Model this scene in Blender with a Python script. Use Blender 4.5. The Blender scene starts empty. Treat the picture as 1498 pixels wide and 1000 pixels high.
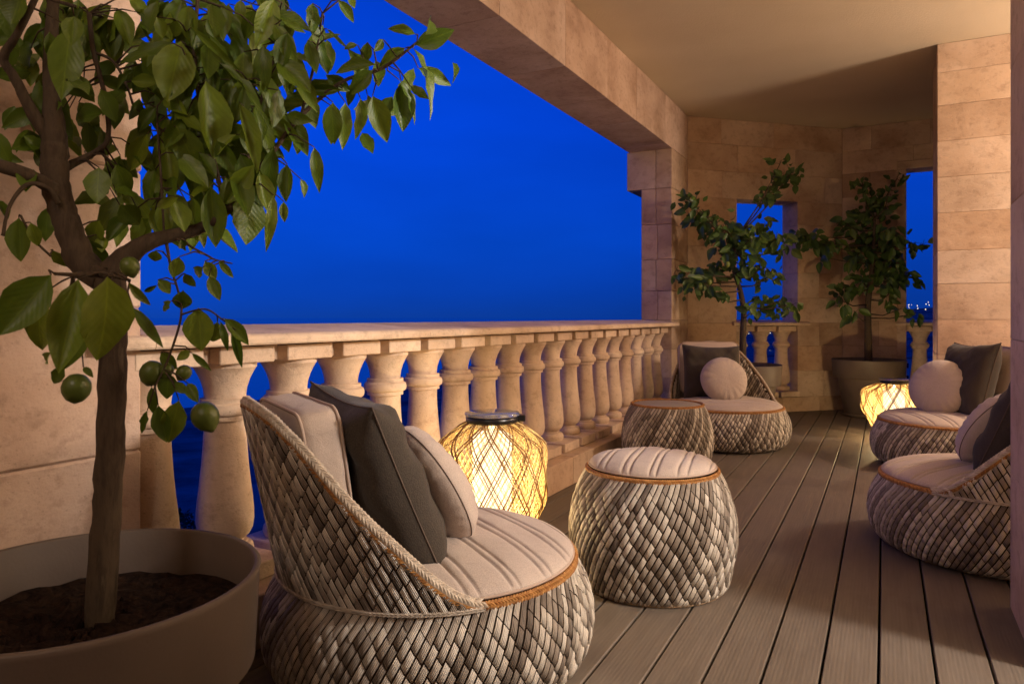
import bpy, bmesh, math, random
from mathutils import Vector, Matrix
random.seed(11)
C = bpy.context.scene.collection
sc = bpy.context.scene
PI = math.pi

# ------------------------------------------------------------------ camera
cam_d = bpy.data.cameras.new('camera'); cam = bpy.data.objects.new('camera', cam_d); C.objects.link(cam)
cam.location = (0, 0, .91); cam.rotation_euler = (math.radians(90), 0, math.radians(28.13))
cam_d.sensor_width = 36; cam_d.lens = 24.99; cam_d.shift_y = -.0247
cam_d.clip_start = .02; cam_d.clip_end = 30000
sc.camera = cam
cam_d.dof.use_dof = True; cam_d.dof.focus_distance = 2.6; cam_d.dof.aperture_fstop = 9

# ------------------------------------------------------------------ sky at dusk
world = bpy.data.worlds.new('World'); sc.world = world; world.use_nodes = True
nt = world.node_tree; nt.nodes.clear()
wo = nt.nodes.new('ShaderNodeOutputWorld'); bg = nt.nodes.new('ShaderNodeBackground')
tc = nt.nodes.new('ShaderNodeTexCoord'); sep = nt.nodes.new('ShaderNodeSeparateXYZ')
rmp = nt.nodes.new('ShaderNodeValToRGB')
nt.links.new(tc.outputs['Generated'], sep.inputs[0]); nt.links.new(sep.outputs['Z'], rmp.inputs[0])
els = rmp.color_ramp.elements
els[0].position = 0; els[0].color = (.003, .041, .31, 1)
els[1].position = 1; els[1].color = (.001, .022, .30, 1)
for p, c in ((.03, (.002, .046, .39, 1)), (.10, (.001, .056, .52, 1)), (.26, (.0006, .056, .66, 1)), (.5, (.0006, .036, .46, 1))):
    e = els.new(p); e.color = c
# the west (the after-glow, towards -X) stays a little brighter
mr = nt.nodes.new('ShaderNodeMapRange'); mr.inputs[1].default_value = -.2; mr.inputs[2].default_value = -1.0
mr.inputs[3].default_value = .86; mr.inputs[4].default_value = 1.32
nt.links.new(sep.outputs['X'], mr.inputs[0])
cn = nt.nodes.new('ShaderNodeTexNoise'); cn.inputs['Scale'].default_value = 2.2; cn.inputs['Detail'].default_value = 4
cm = nt.nodes.new('ShaderNodeMapping'); cm.inputs['Scale'].default_value = (1, 1, 3.5); nt.links.new(tc.outputs['Generated'], cm.inputs[0]); nt.links.new(cm.outputs[0], cn.inputs['Vector'])
cr = nt.nodes.new('ShaderNodeMapRange'); cr.inputs[1].default_value = .3; cr.inputs[2].default_value = .7; cr.inputs[3].default_value = .90; cr.inputs[4].default_value = 1.14
nt.links.new(cn.outputs['Fac'], cr.inputs[0]); mu = nt.nodes.new('ShaderNodeMath'); mu.operation = 'MULTIPLY'; nt.links.new(cr.outputs[0], mu.inputs[0]); nt.links.new(mr.outputs[0], mu.inputs[1])
nt.links.new(rmp.outputs[0], bg.inputs[0]); nt.links.new(mu.outputs[0], bg.inputs[1])
nt.links.new(bg.outputs[0], wo.inputs[0])

# ------------------------------------------------------------------ warm lights of the house and an added fill
def lamp(name, loc, energy, col, radius):
    l = bpy.data.lights.new(name, 'POINT'); l.energy = energy; l.color = col; l.shadow_soft_size = radius
    o = bpy.data.objects.new(name, l); o.location = loc; C.objects.link(o); return o
lamp('doorway_lamp', (2.15, 4.92, 2.0), 205, (1, .77, .60), .2)
lamp('salon_lamp', (2.1, 1.88, 2.0), 335, (1, .91, .84), .2)
lamp('fill_lamp', (-.5, -1.2, 2.2), 34, (1, .83, .72), .25)  # added fill from behind the camera, brightens the near cushions; no lamp known there

sc.view_settings.view_transform = 'Standard'; sc.view_settings.look = 'None'
sc.view_settings.gamma = 1; sc.view_settings.use_curve_mapping = False
sc.view_settings.exposure = 0
sc.cycles.use_denoising = True
sc.cycles.max_bounces = 7; sc.cycles.diffuse_bounces = 4; sc.cycles.glossy_bounces = 3
sc.cycles.sample_clamp_indirect = 4

# ------------------------------------------------------------------ materials
def mat(name, col=(.5, .5, .5), rough=.7, spec=.3):
    m = bpy.data.materials.new(name); m.use_nodes = True
    b = m.node_tree.nodes['Principled BSDF']
    b.inputs['Base Color'].default_value = (*col, 1); b.inputs['Roughness'].default_value = rough
    b.inputs['Specular IOR Level'].default_value = spec
    return m, m.node_tree, b
def N(nt, typ, **kw):
    n = nt.nodes.new(typ)
    for k, v in kw.items():
        if k.startswith('i_'):
            key = k[2:]; key = int(key) if key.isdigit() else key.replace('_', ' ')
            n.inputs[key].default_value = v
        else: setattr(n, k, v)
    return n
def ramp(nt, fac, stops):
    r = nt.nodes.new('ShaderNodeValToRGB'); e = r.color_ramp.elements
    while len(e) < len(stops): e.new(.5)
    for i, (p, c) in enumerate(stops):
        e[i].position = p; e[i].color = (*c, 1) if len(c) == 3 else c
    nt.links.new(fac, r.inputs[0]); return r.outputs[0]
def mix(nt, fac, a, b, mode='MIX'):
    n = nt.nodes.new('ShaderNodeMix'); n.data_type = 'RGBA'; n.blend_type = mode
    for s, v in ((0, fac), (6, a), (7, b)):
        if hasattr(v, 'is_linked') or isinstance(v, bpy.types.NodeSocket): nt.links.new(v, n.inputs[s])
        else: n.inputs[s].default_value = v if s == 0 else (*v, 1)
    return n.outputs[2]
def bump(nt, b, h, dist, strength=1, prev=None):
    n = nt.nodes.new('ShaderNodeBump'); n.inputs['Distance'].default_value = dist; n.inputs['Strength'].default_value = strength
    nt.links.new(h, n.inputs['Height'])
    if prev is not None: nt.links.new(prev, n.inputs['Normal'])
    nt.links.new(n.outputs[0], b.inputs['Normal']); return n.outputs[0]
def math1(nt, op, a, b=None):
    n = nt.nodes.new('ShaderNodeMath'); n.operation = op
    for i, v in enumerate((a, b)):
        if v is None: continue
        if isinstance(v, bpy.types.NodeSocket): nt.links.new(v, n.inputs[i])
        else: n.inputs[i].default_value = v
    return n.outputs[0]

def stone(name, tint=(1, 1, 1), vary=.35, pits=.5, scale=1.0):
    m, t, b = mat(name, rough=.78, spec=.22)
    tcn = N(t, 'ShaderNodeTexCoord'); oi = N(t, 'ShaderNodeObjectInfo')
    off = N(t, 'ShaderNodeVectorMath', operation='SCALE'); off.inputs['Scale'].default_value = 37.0
    comb = N(t, 'ShaderNodeCombineXYZ')
    for k in range(3): t.links.new(oi.outputs['Random'], comb.inputs[k])
    t.links.new(comb.outputs[0], off.inputs[0])
    add = N(t, 'ShaderNodeVectorMath', operation='ADD')
    t.links.new(tcn.outputs['Object'], add.inputs[0]); t.links.new(off.outputs[0], add.inputs[1])
    mp = N(t, 'ShaderNodeMapping'); mp.inputs['Scale'].default_value = (scale, scale, scale * 1.25)
    t.links.new(add.outputs[0], mp.inputs[0])
    n1 = N(t, 'ShaderNodeTexNoise', i_Scale=2.6, i_Detail=6.0, i_Roughness=.52, i_Distortion=.3); t.links.new(mp.outputs[0], n1.inputs['Vector'])
    n2 = N(t, 'ShaderNodeTexNoise', i_Scale=17.0, i_Detail=8.0, i_Roughness=.7); t.links.new(mp.outputs[0], n2.inputs['Vector'])
    n3 = N(t, 'ShaderNodeTexNoise', i_Scale=70.0, i_Detail=4.0, i_Roughness=.65); t.links.new(mp.outputs[0], n3.inputs['Vector'])
    T = lambda c: tuple(c[i] * tint[i] for i in range(3))
    c1 = ramp(t, n1.outputs['Fac'], [(.25, T((.36, .265, .20))), (.45, T((.49, .385, .305))), (.6, T((.565, .46, .38))), (.8, T((.66, .565, .48)))])
    c2 = ramp(t, n2.outputs['Fac'], [(.28, (.62, .57, .54)), (.5, (1, 1, 1)), (.75, (1.0, .97, .93))])
    c = mix(t, .75, c1, c2, 'MULTIPLY')
    # each block has its own tone
    per = ramp(t, oi.outputs['Random'], [(0, (.70, .60, .52)), (.25, (1, .93, .85)), (.5, (.84, .72, .60)), (.75, (1.0, 1.0, 1.0)), (1, (.92, .78, .66))])
    c = mix(t, vary, c, per, 'MULTIPLY')
    # small open pores of the limestone
    v = N(t, 'ShaderNodeTexVoronoi', i_Scale=46.0); t.links.new(mp.outputs[0], v.inputs['Vector'])
    pr = ramp(t, v.outputs['Distance'], [(.05, (0, 0, 0)), (.22, (1, 1, 1))])
    msk = ramp(t, n1.outputs['Fac'], [(.50, (1, 1, 1)), (.60, (0, 0, 0))])
    pm = mix(t, msk, (1, 1, 1), pr)
    c = mix(t, pits, c, pm, 'MULTIPLY')
    t.links.new(c, b.inputs['Base Color'])
    h = math1(t, 'ADD', math1(t, 'MULTIPLY', n2.outputs['Fac'], .7), math1(t, 'MULTIPLY', n3.outputs['Fac'], .35))
    nn = bump(t, b, h, .006, .8)
    rgb = N(t, 'ShaderNodeRGBToBW'); t.links.new(pm, rgb.inputs[0])
    bump(t, b, rgb.outputs[0], .004, pits, nn)
    return m
M = {}
M['stone'] = stone('limestone', (1.12, 1.09, 1.03), .8, .22)
M['stone_rough'] = stone('rough limestone', (1.08, 1.02, 1.0), .5, .18, 1.3)
M['stone_cut'] = stone('turned limestone', (1.27, 1.25, 1.18), .35, .2, 1.2)
M['mortar'] = mat('mortar', (.20, .15, .11), .9, .1)[0]

m, t, b = mat('ceiling plaster', (.62, .54, .44), .9, .1); M['plaster'] = m
n = N(t, 'ShaderNodeTexNoise', i_Scale=1.3, i_Detail=5.0); n2 = N(t, 'ShaderNodeTexNoise', i_Scale=90.0, i_Detail=3.0)
g = N(t, 'ShaderNodeTexCoord'); t.links.new(g.outputs['Object'], n.inputs['Vector']); t.links.new(g.outputs['Object'], n2.inputs['Vector'])
t.links.new(ramp(t, n.outputs['Fac'], [(.3, (.60, .50, .35)), (.7, (.67, .57, .42))]), b.inputs['Base Color'])
bump(t, b, n2.outputs['Fac'], .003, .6)

# composite deck boards: ribbed along their length, worn and stained
m, t, b = mat('composite board', (.15, .1, .075), .62, .35); M['board'] = m
g = N(t, 'ShaderNodeTexCoord'); oi = N(t, 'ShaderNodeObjectInfo')
sx = N(t, 'ShaderNodeSeparateXYZ'); t.links.new(g.outputs['Object'], sx.inputs[0])
rib = math1(t, 'SINE', math1(t, 'MULTIPLY', sx.outputs['X'], 2 * PI / .0105))
mp = N(t, 'ShaderNodeMapping'); mp.inputs['Scale'].default_value = (26, 1.6, 1)
ad = N(t, 'ShaderNodeVectorMath', operation='ADD'); cb = N(t, 'ShaderNodeCombineXYZ')
t.links.new(math1(t, 'MULTIPLY', oi.outputs['Random'], 53.0), cb.inputs[1]); t.links.new(g.outputs['Object'], ad.inputs[0]); t.links.new(cb.outputs[0], ad.inputs[1])
t.links.new(ad.outputs[0], mp.inputs[0])
n1 = N(t, 'ShaderNodeTexNoise', i_Scale=2.2, i_Detail=6.0, i_Roughness=.65); t.links.new(mp.outputs[0], n1.inputs['Vector'])
n2 = N(t, 'ShaderNodeTexNoise', i_Scale=1.7, i_Detail=5.0, i_Roughness=.6); t.links.new(g.outputs['Object'], n2.inputs['Vector'])
c = ramp(t, n1.outputs['Fac'], [(.25, (.130, .104, .082)), (.55, (.160, .130, .104)), (.8, (.185, .151, .122))])
c = mix(t, .7, c, ramp(t, n2.outputs['Fac'], [(.3, (.62, .58, .55)), (.55, (1, 1, 1)), (.75, (.88, .84, .8))]), 'MULTIPLY')
c = mix(t, .5, c, ramp(t, oi.outputs['Random'], [(0, (.78, .76, .74)), (1, (1.08, 1.04, 1))]), 'MULTIPLY')
ribm = ramp(t, math1(t, 'ADD', math1(t, 'MULTIPLY', rib, .5), .5), [(.0, (.6, .58, .56)), (.5, (1, 1, 1))])
c = mix(t, .10, c, ribm, 'MULTIPLY')
t.links.new(c, b.inputs['Base Color'])
t.links.new(ramp(t, n2.outputs['Fac'], [(.35, (.48, .48, .48)), (.7, (.75, .75, .75))]), b.inputs['Roughness'])
nn = bump(t, b, rib, .0006, .22); bump(t, b, n1.outputs['Fac'], .002, .5, nn)
M['dark'] = mat('dark gap', (.012, .010, .009), .9, .05)[0]

# woven fibre: colour comes from each strand, fine fibres from its width
def fibre(name, rough=.5):
    m, t, b = mat(name, rough=rough, spec=.45)
    a = N(t, 'ShaderNodeAttribute'); a.attribute_name = 'Col'
    w = N(t, 'ShaderNodeAttribute'); w.attribute_name = 'fw'
    s = math1(t, 'SINE', math1(t, 'MULTIPLY', w.outputs['Fac'], 2 * PI * 5))
    ln = ramp(t, math1(t, 'ADD', math1(t, 'MULTIPLY', s, .5), .5), [(.02, (.42, .36, .30)), (.35, (1, 1, 1))])
    no = N(t, 'ShaderNodeTexNoise', i_Scale=60.0, i_Detail=3.0)
    g = N(t, 'ShaderNodeTexCoord'); t.links.new(g.outputs['Object'], no.inputs['Vector'])
    c = mix(t, .75, a.outputs['Color'], ln, 'MULTIPLY')
    c = mix(t, .45, c, ramp(t, no.outputs['Fac'], [(.3, (.7, .66, .6)), (.65, (1.08, 1.05, 1.0))]), 'MULTIPLY')
    t.links.new(c, b.inputs['Base Color'])
    bump(t, b, s, .0015, .8)
    return m
M['fibre'] = fibre('woven fibre')
m, t, b = mat('braided fibre', rough=.6); M['braid'] = m
a = N(t, 'ShaderNodeAttribute'); a.attribute_name = 'Col'; t.links.new(a.outputs['Color'], b.inputs['Base Color'])
M['under'] = mat('dark under weave', (.045, .028, .018), .8, .2)[0]

def fabric(name, col, scale=900, wr=.004, dark=.75):
    m, t, b = mat(name, col, .88, .12)
    b.inputs['Sheen Weight'].default_value = .12
    g = N(t, 'ShaderNodeTexCoord')
    w1 = N(t, 'ShaderNodeTexWave', i_Scale=scale / 6.28, i_Distortion=.6); w1.bands_direction = 'DIAGONAL'
    n = N(t, 'ShaderNodeTexNoise', i_Scale=scale * .6, i_Detail=2.0); n2 = N(t, 'ShaderNodeTexNoise', i_Scale=14.0, i_Detail=5.0, i_Distortion=.5)
    n3 = N(t, 'ShaderNodeTexNoise', i_Scale=4.0, i_Detail=3.0)
    for q in (n, n2, n3, w1): t.links.new(g.outputs['Object'], q.inputs['Vector'])
    c = mix(t, .6, col, ramp(t, n.outputs['Fac'], [(.3, (dark,) * 3), (.7, (1.12, 1.12, 1.12))]), 'MULTIPLY')
    c = mix(t, .35, c, ramp(t, n3.outputs['Fac'], [(.35, (.84, .8, .77)), (.65, (1.05, 1.03, 1.0))]), 'MULTIPLY')
    t.links.new(c, b.inputs['Base Color'])
    nn = bump(t, b, n2.outputs['Fac'], wr, .8); bump(t, b, n.outputs['Fac'], .0012, .7, nn)
    return m
M['beige'] = fabric('pale canvas', (.52, .435, .385), 700, .005, .6)
M['beige_back'] = fabric('pale canvas shell', (.50, .40, .335), 900, .006)
M['charcoal'] = fabric('charcoal linen', (.064, .052, .042), 520, .004, .45)
M['piping'] = mat('canvas piping', (.42, .32, .26), .85, .1)[0]
M['thread'] = mat('seam thread', (.11, .08, .065), .85, .1)[0]
M['tabletop'] = mat('smoked glass', (.34, .30, .265), .38, .5)[0]

m, t, b = mat('moulded pot', (.16, .118, .092), .55, .35); M['pot'] = m
n = N(t, 'ShaderNodeTexNoise', i_Scale=6.0, i_Detail=6.0); n2 = N(t, 'ShaderNodeTexNoise', i_Scale=160.0)
g = N(t, 'ShaderNodeTexCoord'); t.links.new(g.outputs['Object'], n.inputs['Vector']); t.links.new(g.outputs['Object'], n2.inputs['Vector'])
t.links.new(ramp(t, n.outputs['Fac'], [(.3, (.105, .078, .063)), (.7, (.135, .102, .082))]), b.inputs['Base Color'])
t.links.new(ramp(t, n.outputs['Fac'], [(.3, (.5, .5, .5)), (.7, (.66, .66, .66))]), b.inputs['Roughness'])
bump(t, b, n2.outputs['Fac'], .0008, .5)
m, t, b = mat('potting soil', (.03, .018, .012), .95, .1); M['soil'] = m
n = N(t, 'ShaderNodeTexNoise', i_Scale=55.0, i_Detail=6.0)
g = N(t, 'ShaderNodeTexCoord'); t.links.new(g.outputs['Object'], n.inputs['Vector'])
t.links.new(ramp(t, n.outputs['Fac'], [(.35, (.008, .004, .003)), (.7, (.030, .016, .010))]), b.inputs['Base Color']); bump(t, b, n.outputs['Fac'], .02)

m, t, b = mat('citrus bark', (.12, .085, .055), .85, .15); M['bark'] = m
n = N(t, 'ShaderNodeTexNoise', i_Scale=22.0, i_Detail=7.0, i_Roughness=.65); g = N(t, 'ShaderNodeTexCoord'); mp = N(t, 'ShaderNodeMapping'); mp.inputs['Scale'].default_value = (1.6, 1.6, .35)
t.links.new(g.outputs['Object'], mp.inputs[0]); t.links.new(mp.outputs[0], n.inputs['Vector'])
t.links.new(ramp(t, n.outputs['Fac'], [(.3, (.035, .025, .017)), (.5, (.085, .062, .042)), (.62, (.055, .04, .028)), (.8, (.15, .115, .08))]), b.inputs['Base Color']); bump(t, b, n.outputs['Fac'], .006, .8)

def leafmat(name, dark, light):
    m, t, b = mat(name, dark, .42, .45)
    oi = N(t, 'ShaderNodeObjectInfo'); uv = N(t, 'ShaderNodeUVMap'); s = N(t, 'ShaderNodeSeparateXYZ'); t.links.new(uv.outputs[0], s.inputs[0])
    ax = math1(t, 'ABSOLUTE', s.outputs['X'])
    vein = math1(t, 'SINE', math1(t, 'MULTIPLY', math1(t, 'SUBTRACT', s.outputs['Y'], math1(t, 'MULTIPLY', ax, .35)), 60.0))
    c = ramp(t, oi.outputs['Random'], [(0, dark), (.6, tuple((dark[i] * .6 + light[i] * .4) for i in range(3))), (1, light)])
    g = N(t, 'ShaderNodeTexCoord'); n = N(t, 'ShaderNodeTexNoise', i_Scale=5.0, i_Detail=5.0); t.links.new(g.outputs['Object'], n.inputs['Vector'])
    c = mix(t, .5, c, ramp(t, n.outputs['Fac'], [(.3, (.7, .72, .6)), (.7, (1.15, 1.12, 1.0))]), 'MULTIPLY')
    rib = ramp(t, ax, [(.0, (1.5, 1.45, 1.15)), (.06, (1, 1, 1))])
    c = mix(t, .7, c, rib, 'MULTIPLY')
    c = mix(t, .25, c, ramp(t, math1(t, 'ADD', math1(t, 'MULTIPLY', vein, .5), .5), [(.86, (1, 1, 1)), (1, (1.06, 1.05, 1.02))]), 'MULTIPLY')
    t.links.new(c, b.inputs['Base Color']); bump(t, b, vein, .002, .08)
    # thin leaves let some of the light through
    tr = N(t, 'ShaderNodeBsdfTranslucent'); t.links.new(c, tr.inputs[0]); ms = N(t, 'ShaderNodeMixShader'); ms.inputs[0].default_value = .22
    out = [x for x in t.nodes if x.type == 'OUTPUT_MATERIAL'][0]
    t.links.new(b.outputs[0], ms.inputs[1]); t.links.new(tr.outputs[0], ms.inputs[2]); t.links.new(ms.outputs[0], out.inputs[0])
    return m
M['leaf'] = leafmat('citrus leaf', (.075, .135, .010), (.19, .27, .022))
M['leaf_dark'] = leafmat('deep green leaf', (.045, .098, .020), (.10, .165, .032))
m, t, b = mat('green citrus skin', (.16, .2, .03), .38, .5); M['lemon'] = m
n = N(t, 'ShaderNodeTexNoise', i_Scale=120.0); n1 = N(t, 'ShaderNodeTexNoise', i_Scale=12.0); g = N(t, 'ShaderNodeTexCoord')
t.links.new(g.outputs['Object'], n.inputs['Vector']); t.links.new(g.outputs['Object'], n1.inputs['Vector'])
t.links.new(ramp(t, n1.outputs['Fac'], [(.3, (.06, .10, .012)), (.7, (.115, .15, .024))]), b.inputs['Base Color']); bump(t, b, n.outputs['Fac'], .0015, .6)

def emit(name, col, s, sample=True):
    m = bpy.data.materials.new(name); m.use_nodes = True; t = m.node_tree; t.nodes.clear()
    e = t.nodes.new('ShaderNodeEmission'); e.inputs[0].default_value = (*col, 1); e.inputs[1].default_value = s
    o = t.nodes.new('ShaderNodeOutputMaterial'); t.links.new(e.outputs[0], o.inputs[0])
    if not sample: m.cycles.emission_sampling = 'NONE'
    return m
M['glow'] = emit('lantern diffuser', (1, .82, .54), 2.4)
_t = M['glow'].node_tree; _e = [n for n in _t.nodes if n.type == 'EMISSION'][0]; _o = [n for n in _t.nodes if n.type == 'OUTPUT_MATERIAL'][0]
_p = _t.nodes.new('ShaderNodeBsdfTransparent'); _m = _t.nodes.new('ShaderNodeMixShader'); _m.inputs[0].default_value = .45
_t.links.new(_e.outputs[0], _m.inputs[1]); _t.links.new(_p.outputs[0], _m.inputs[2]); _t.links.new(_m.outputs[0], _o.inputs[0])
M['cane'] = mat('lantern cane', (.26, .13, .045), .55, .3)[0]
M['cane_fine'] = mat('fine lantern cane', (.72, .56, .26), .55, .3)[0]
M['black'] = mat('black plastic', (.008, .008, .009), .3, .5)[0]
m, t, b = mat('clear acrylic', (.8, .82, .85), .08, .5); b.inputs['Transmission Weight'].default_value = .85; M['acrylic'] = m
m, t, b = mat('night sea', (.001, .007, .035), .10, .6); M['sea'] = m
n = N(t, 'ShaderNodeTexNoise', i_Scale=.06, i_Detail=6.0); g = N(t, 'ShaderNodeTexCoord'); t.links.new(g.outputs['Object'], n.inputs['Vector']); bump(t, b, n.outputs['Fac'], .5, .15)
m, t, b = mat('dark hillside', (.035, .04, .03), .95, .05); M['hill'] = m
n = N(t, 'ShaderNodeTexNoise', i_Scale=.03, i_Detail=8.0, i_Roughness=.7); g = N(t, 'ShaderNodeTexCoord'); t.links.new(g.outputs['Object'], n.inputs['Vector'])
t.links.new(ramp(t, n.outputs['Fac'], [(.35, (.05, .055, .06)), (.6, (.20, .20, .21))]), b.inputs['Base Color'])
M['render_wall'] = mat('pale house render', (.42, .40, .37), .85, .1)[0]
M['roof'] = mat('flat roof', (.18, .17, .16), .9, .1)[0]
M['win_lit'] = emit('lit window', (1, .72, .38), 1.6, False)
M['win_dark'] = mat('dark window', (.01, .012, .02), .15, .5)[0]
M['town'] = emit('town lights', (1, .86, .62), 2.2, False)
M['street'] = emit('street lamp head', (1, .62, .25), 12, False)
M['steel'] = mat('galvanised steel', (.25, .25, .25), .5, .4)[0]
M['crown'] = leafmat('night tree leaf', (.018, .03, .012), (.03, .045, .018))

# ------------------------------------------------------------------ mesh helpers
class MB:
    def __init__(s): s.v = []; s.f = []; s.m = []; s.col = []; s.fw = []; s.uv = {}; s.smooth = True
    def vert(s, p, col=None, fw=None):
        s.v.append(tuple(p))
        if col is not None or s.col: s.col.append(col or (1, 1, 1))
        if fw is not None or s.fw: s.fw.append(fw or 0.)
        return len(s.v) - 1
    def face(s, idx, mi=0): s.f.append(tuple(idx)); s.m.append(mi)
    def grid(s, rows, closed=False, mi=0, flip=False):
        # rows: list of lists of vertex ids
        for a, b in zip(rows[:-1], rows[1:]):
            n = len(a)
            for i in range(n if closed else n - 1):
                j = (i + 1) % n
                q = (a[i], a[j], b[j], b[i])
                s.face(q[::-1] if flip else q, mi)
    def mesh(s, name, mats, smooth=True):
        me = bpy.data.meshes.new(name); me.from_pydata(s.v, [], s.f)
        for m in (mats if isinstance(mats, (list, tuple)) else [mats]): me.materials.append(m)
        if any(s.m): me.polygons.foreach_set('material_index', s.m)
        if smooth: me.polygons.foreach_set('use_smooth', [True] * len(me.polygons))
        if s.col:
            a = me.color_attributes.new('Col', 'FLOAT_COLOR', 'POINT'); a.data.foreach_set('color', [x for c in s.col for x in (*c, 1)])
        if s.fw:
            a = me.attributes.new('fw', 'FLOAT', 'POINT'); a.data.foreach_set('value', s.fw)
        me.update(); return me
    def build(s, name, mats, parent=None, smooth=True, loc=None): return obj(name, s.mesh(name, mats, smooth), parent, loc)
def obj(name, me, parent=None, loc=None, rot=None, scale=None):
    o = bpy.data.objects.new(name, me); C.objects.link(o)
    if parent: o.parent = parent
    if loc is not None: o.location = loc
    if rot is not None: o.rotation_euler = rot
    if scale is not None: o.scale = scale
    return o
def tag(o, label=None, cat=None, group=None, kind=None):
    if label: o['label'] = label
    if cat: o['category'] = cat
    if group: o['group'] = group
    if kind: o['kind'] = kind
    return o
def thing(name, label, cat, loc=(0, 0, 0), rz=0, group=None):
    o = bpy.data.objects.new(name, None); C.objects.link(o); o.location = loc; o.rotation_euler = (0, 0, rz)
    o.empty_display_size = .1
    return tag(o, label, cat, group)
def cbox(mb, lo, hi, ch=.004, mi=0, fr=None):
    """chamfered box; fr maps local to world"""
    x0, y0, z0 = lo; x1, y1, z1 = hi
    ids = {}
    for sx in (0, 1):
        for sy in (0, 1):
            for sz in (0, 1):
                p = [(x0, x1)[sx], (y0, y1)[sy], (z0, z1)[sz]]
                ins = [ch if q == 0 else -ch for q in (sx, sy, sz)]
                for a in range(3):
                    q = [p[k] + (ins[k] if k != a else 0) for k in range(3)]
                    ids[sx, sy, sz, a] = mb.vert(fr(q) if fr else q)
    for a in range(3):
        b, c = (a + 1) % 3, (a + 2) % 3
        for s in (0, 1):
            k = []
            for (u, w) in ((0, 0), (1, 0), (1, 1), (0, 1)):
                t = [0, 0, 0]; t[a] = s; t[b] = u; t[c] = w; k.append(ids[(*t, a)])
            mb.face(k if s else k[::-1], mi)
    for a in range(3):      # edges along axis a
        b, c = (a + 1) % 3, (a + 2) % 3
        for u in (0, 1):
            for w in (0, 1):
                def g(end, ax):
                    t = [0, 0, 0]; t[a] = end; t[b] = u; t[c] = w; return ids[(*t, ax)]
                q = (g(0, b), g(1, b), g(1, c), g(0, c))
                mb.face(q[::-1] if u == w else q, mi)
    for sx in (0, 1):
        for sy in (0, 1):
            for sz in (0, 1):
                q = [ids[sx, sy, sz, a] for a in range(3)]
                mb.face(q if (sx + sy + sz) % 2 else q[::-1], mi)
def box_obj(name, lo, hi, m, parent=None, ch=.004, fr=None):
    mb = MB(); cbox(mb, lo, hi, ch, 0, fr); return mb.build(name, m, parent, smooth=False)
def lathe(mb, prof, n=32, cap0=False, cap1=False, mi=0, ctr=(0, 0)):
    rows = []
    for r, z in prof:
        rows.append([mb.vert((ctr[0] + r * math.cos(2 * PI * i / n), ctr[1] + r * math.sin(2 * PI * i / n), z)) for i in range(n)])
    mb.grid(rows, True, mi)
    if cap0: mb.face(rows[0][::-1], mi)
    if cap1: mb.face(rows[-1], mi)
def tube(mb, pts, rad, n=6, closed=False, mi=0, caps=True):
    pts = [Vector(p) for p in pts]; K = len(pts); rows = []; up = None
    for k, p in enumerate(pts):
        if closed: d = pts[(k + 1) % K] - pts[k - 1]
        else: d = pts[min(k + 1, K - 1)] - pts[max(k - 1, 0)]
        d = d.normalized() if d.length > 1e-9 else Vector((0, 0, 1))
        if up is None: up = d.orthogonal().normalized()
        up = (up - d * up.dot(d)); up = up.normalized() if up.length > 1e-6 else d.orthogonal().normalized()
        w = d.cross(up); r = rad[k] if isinstance(rad, (list, tuple)) else rad
        rows.append([mb.vert(p + (up * math.cos(2 * PI * i / n) + w * math.sin(2 * PI * i / n)) * r) for i in range(n)])
    if closed: rows.append(rows[0])
    mb.grid(rows, True, mi)
    if caps and not closed: mb.face(rows[0][::-1], mi); mb.face(rows[-1], mi)
def smooth_path(pts, n=6):
    """Catmull-Rom through 4-tuples (x, y, z, r)"""
    out = []
    P = [pts[0]] + list(pts) + [pts[-1]]
    for i in range(1, len(P) - 2):
        for k in range(n):
            t = k / n
            out.append(tuple(.5 * (2 * b + (c - a) * t + (2 * a - 5 * b + 4 * c - d) * t * t + (3 * b - a - 3 * c + d) * t ** 3)
                             for a, b, c, d in zip(P[i - 1], P[i], P[i + 1], P[i + 2])))
    out.append(tuple(pts[-1])); return out
def copy_tree(o, parent=None):
    c = o.copy(); C.objects.link(c)
    if parent: c.parent = parent
    for ch in list(kids.get(o.name, [])): copy_tree(ch, c)
    return c
kids = {}
def index_kids():
    kids.clear()
    for o in bpy.data.objects:
        if o.parent: kids.setdefault(o.parent.name, []).append(o)

# ------------------------------------------------------------------ setting: deck and ceiling
deck = thing('deck', None, None); deck['kind'] = 'structure'
box_obj('joist_bed', (-1.9, -2.2, -.09), (3.4, 8.2, -.031), M['dark'], deck)
PITCH, ang = .1302, math.radians(.43)
k0 = -9
bw = PITCH - .0068
mb = MB(); cbox(mb, (0, -4.2, -.028), (bw, 6.2, 0), .0025); board_me = mb.mesh('deck_board', M['board'], smooth=False)
for k in range(-9, 30):
    x = -.549 + .003 + k * PITCH; o = obj('deck_board', board_me, deck, (x, 1.711, random.uniform(-.0012, .0004)), (0, 0, ang))
ceil = box_obj('ceiling', (-2.0, -2.2, 2.748), (3.4, 8.3, 2.95), M['plaster']); ceil['kind'] = 'structure'

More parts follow.
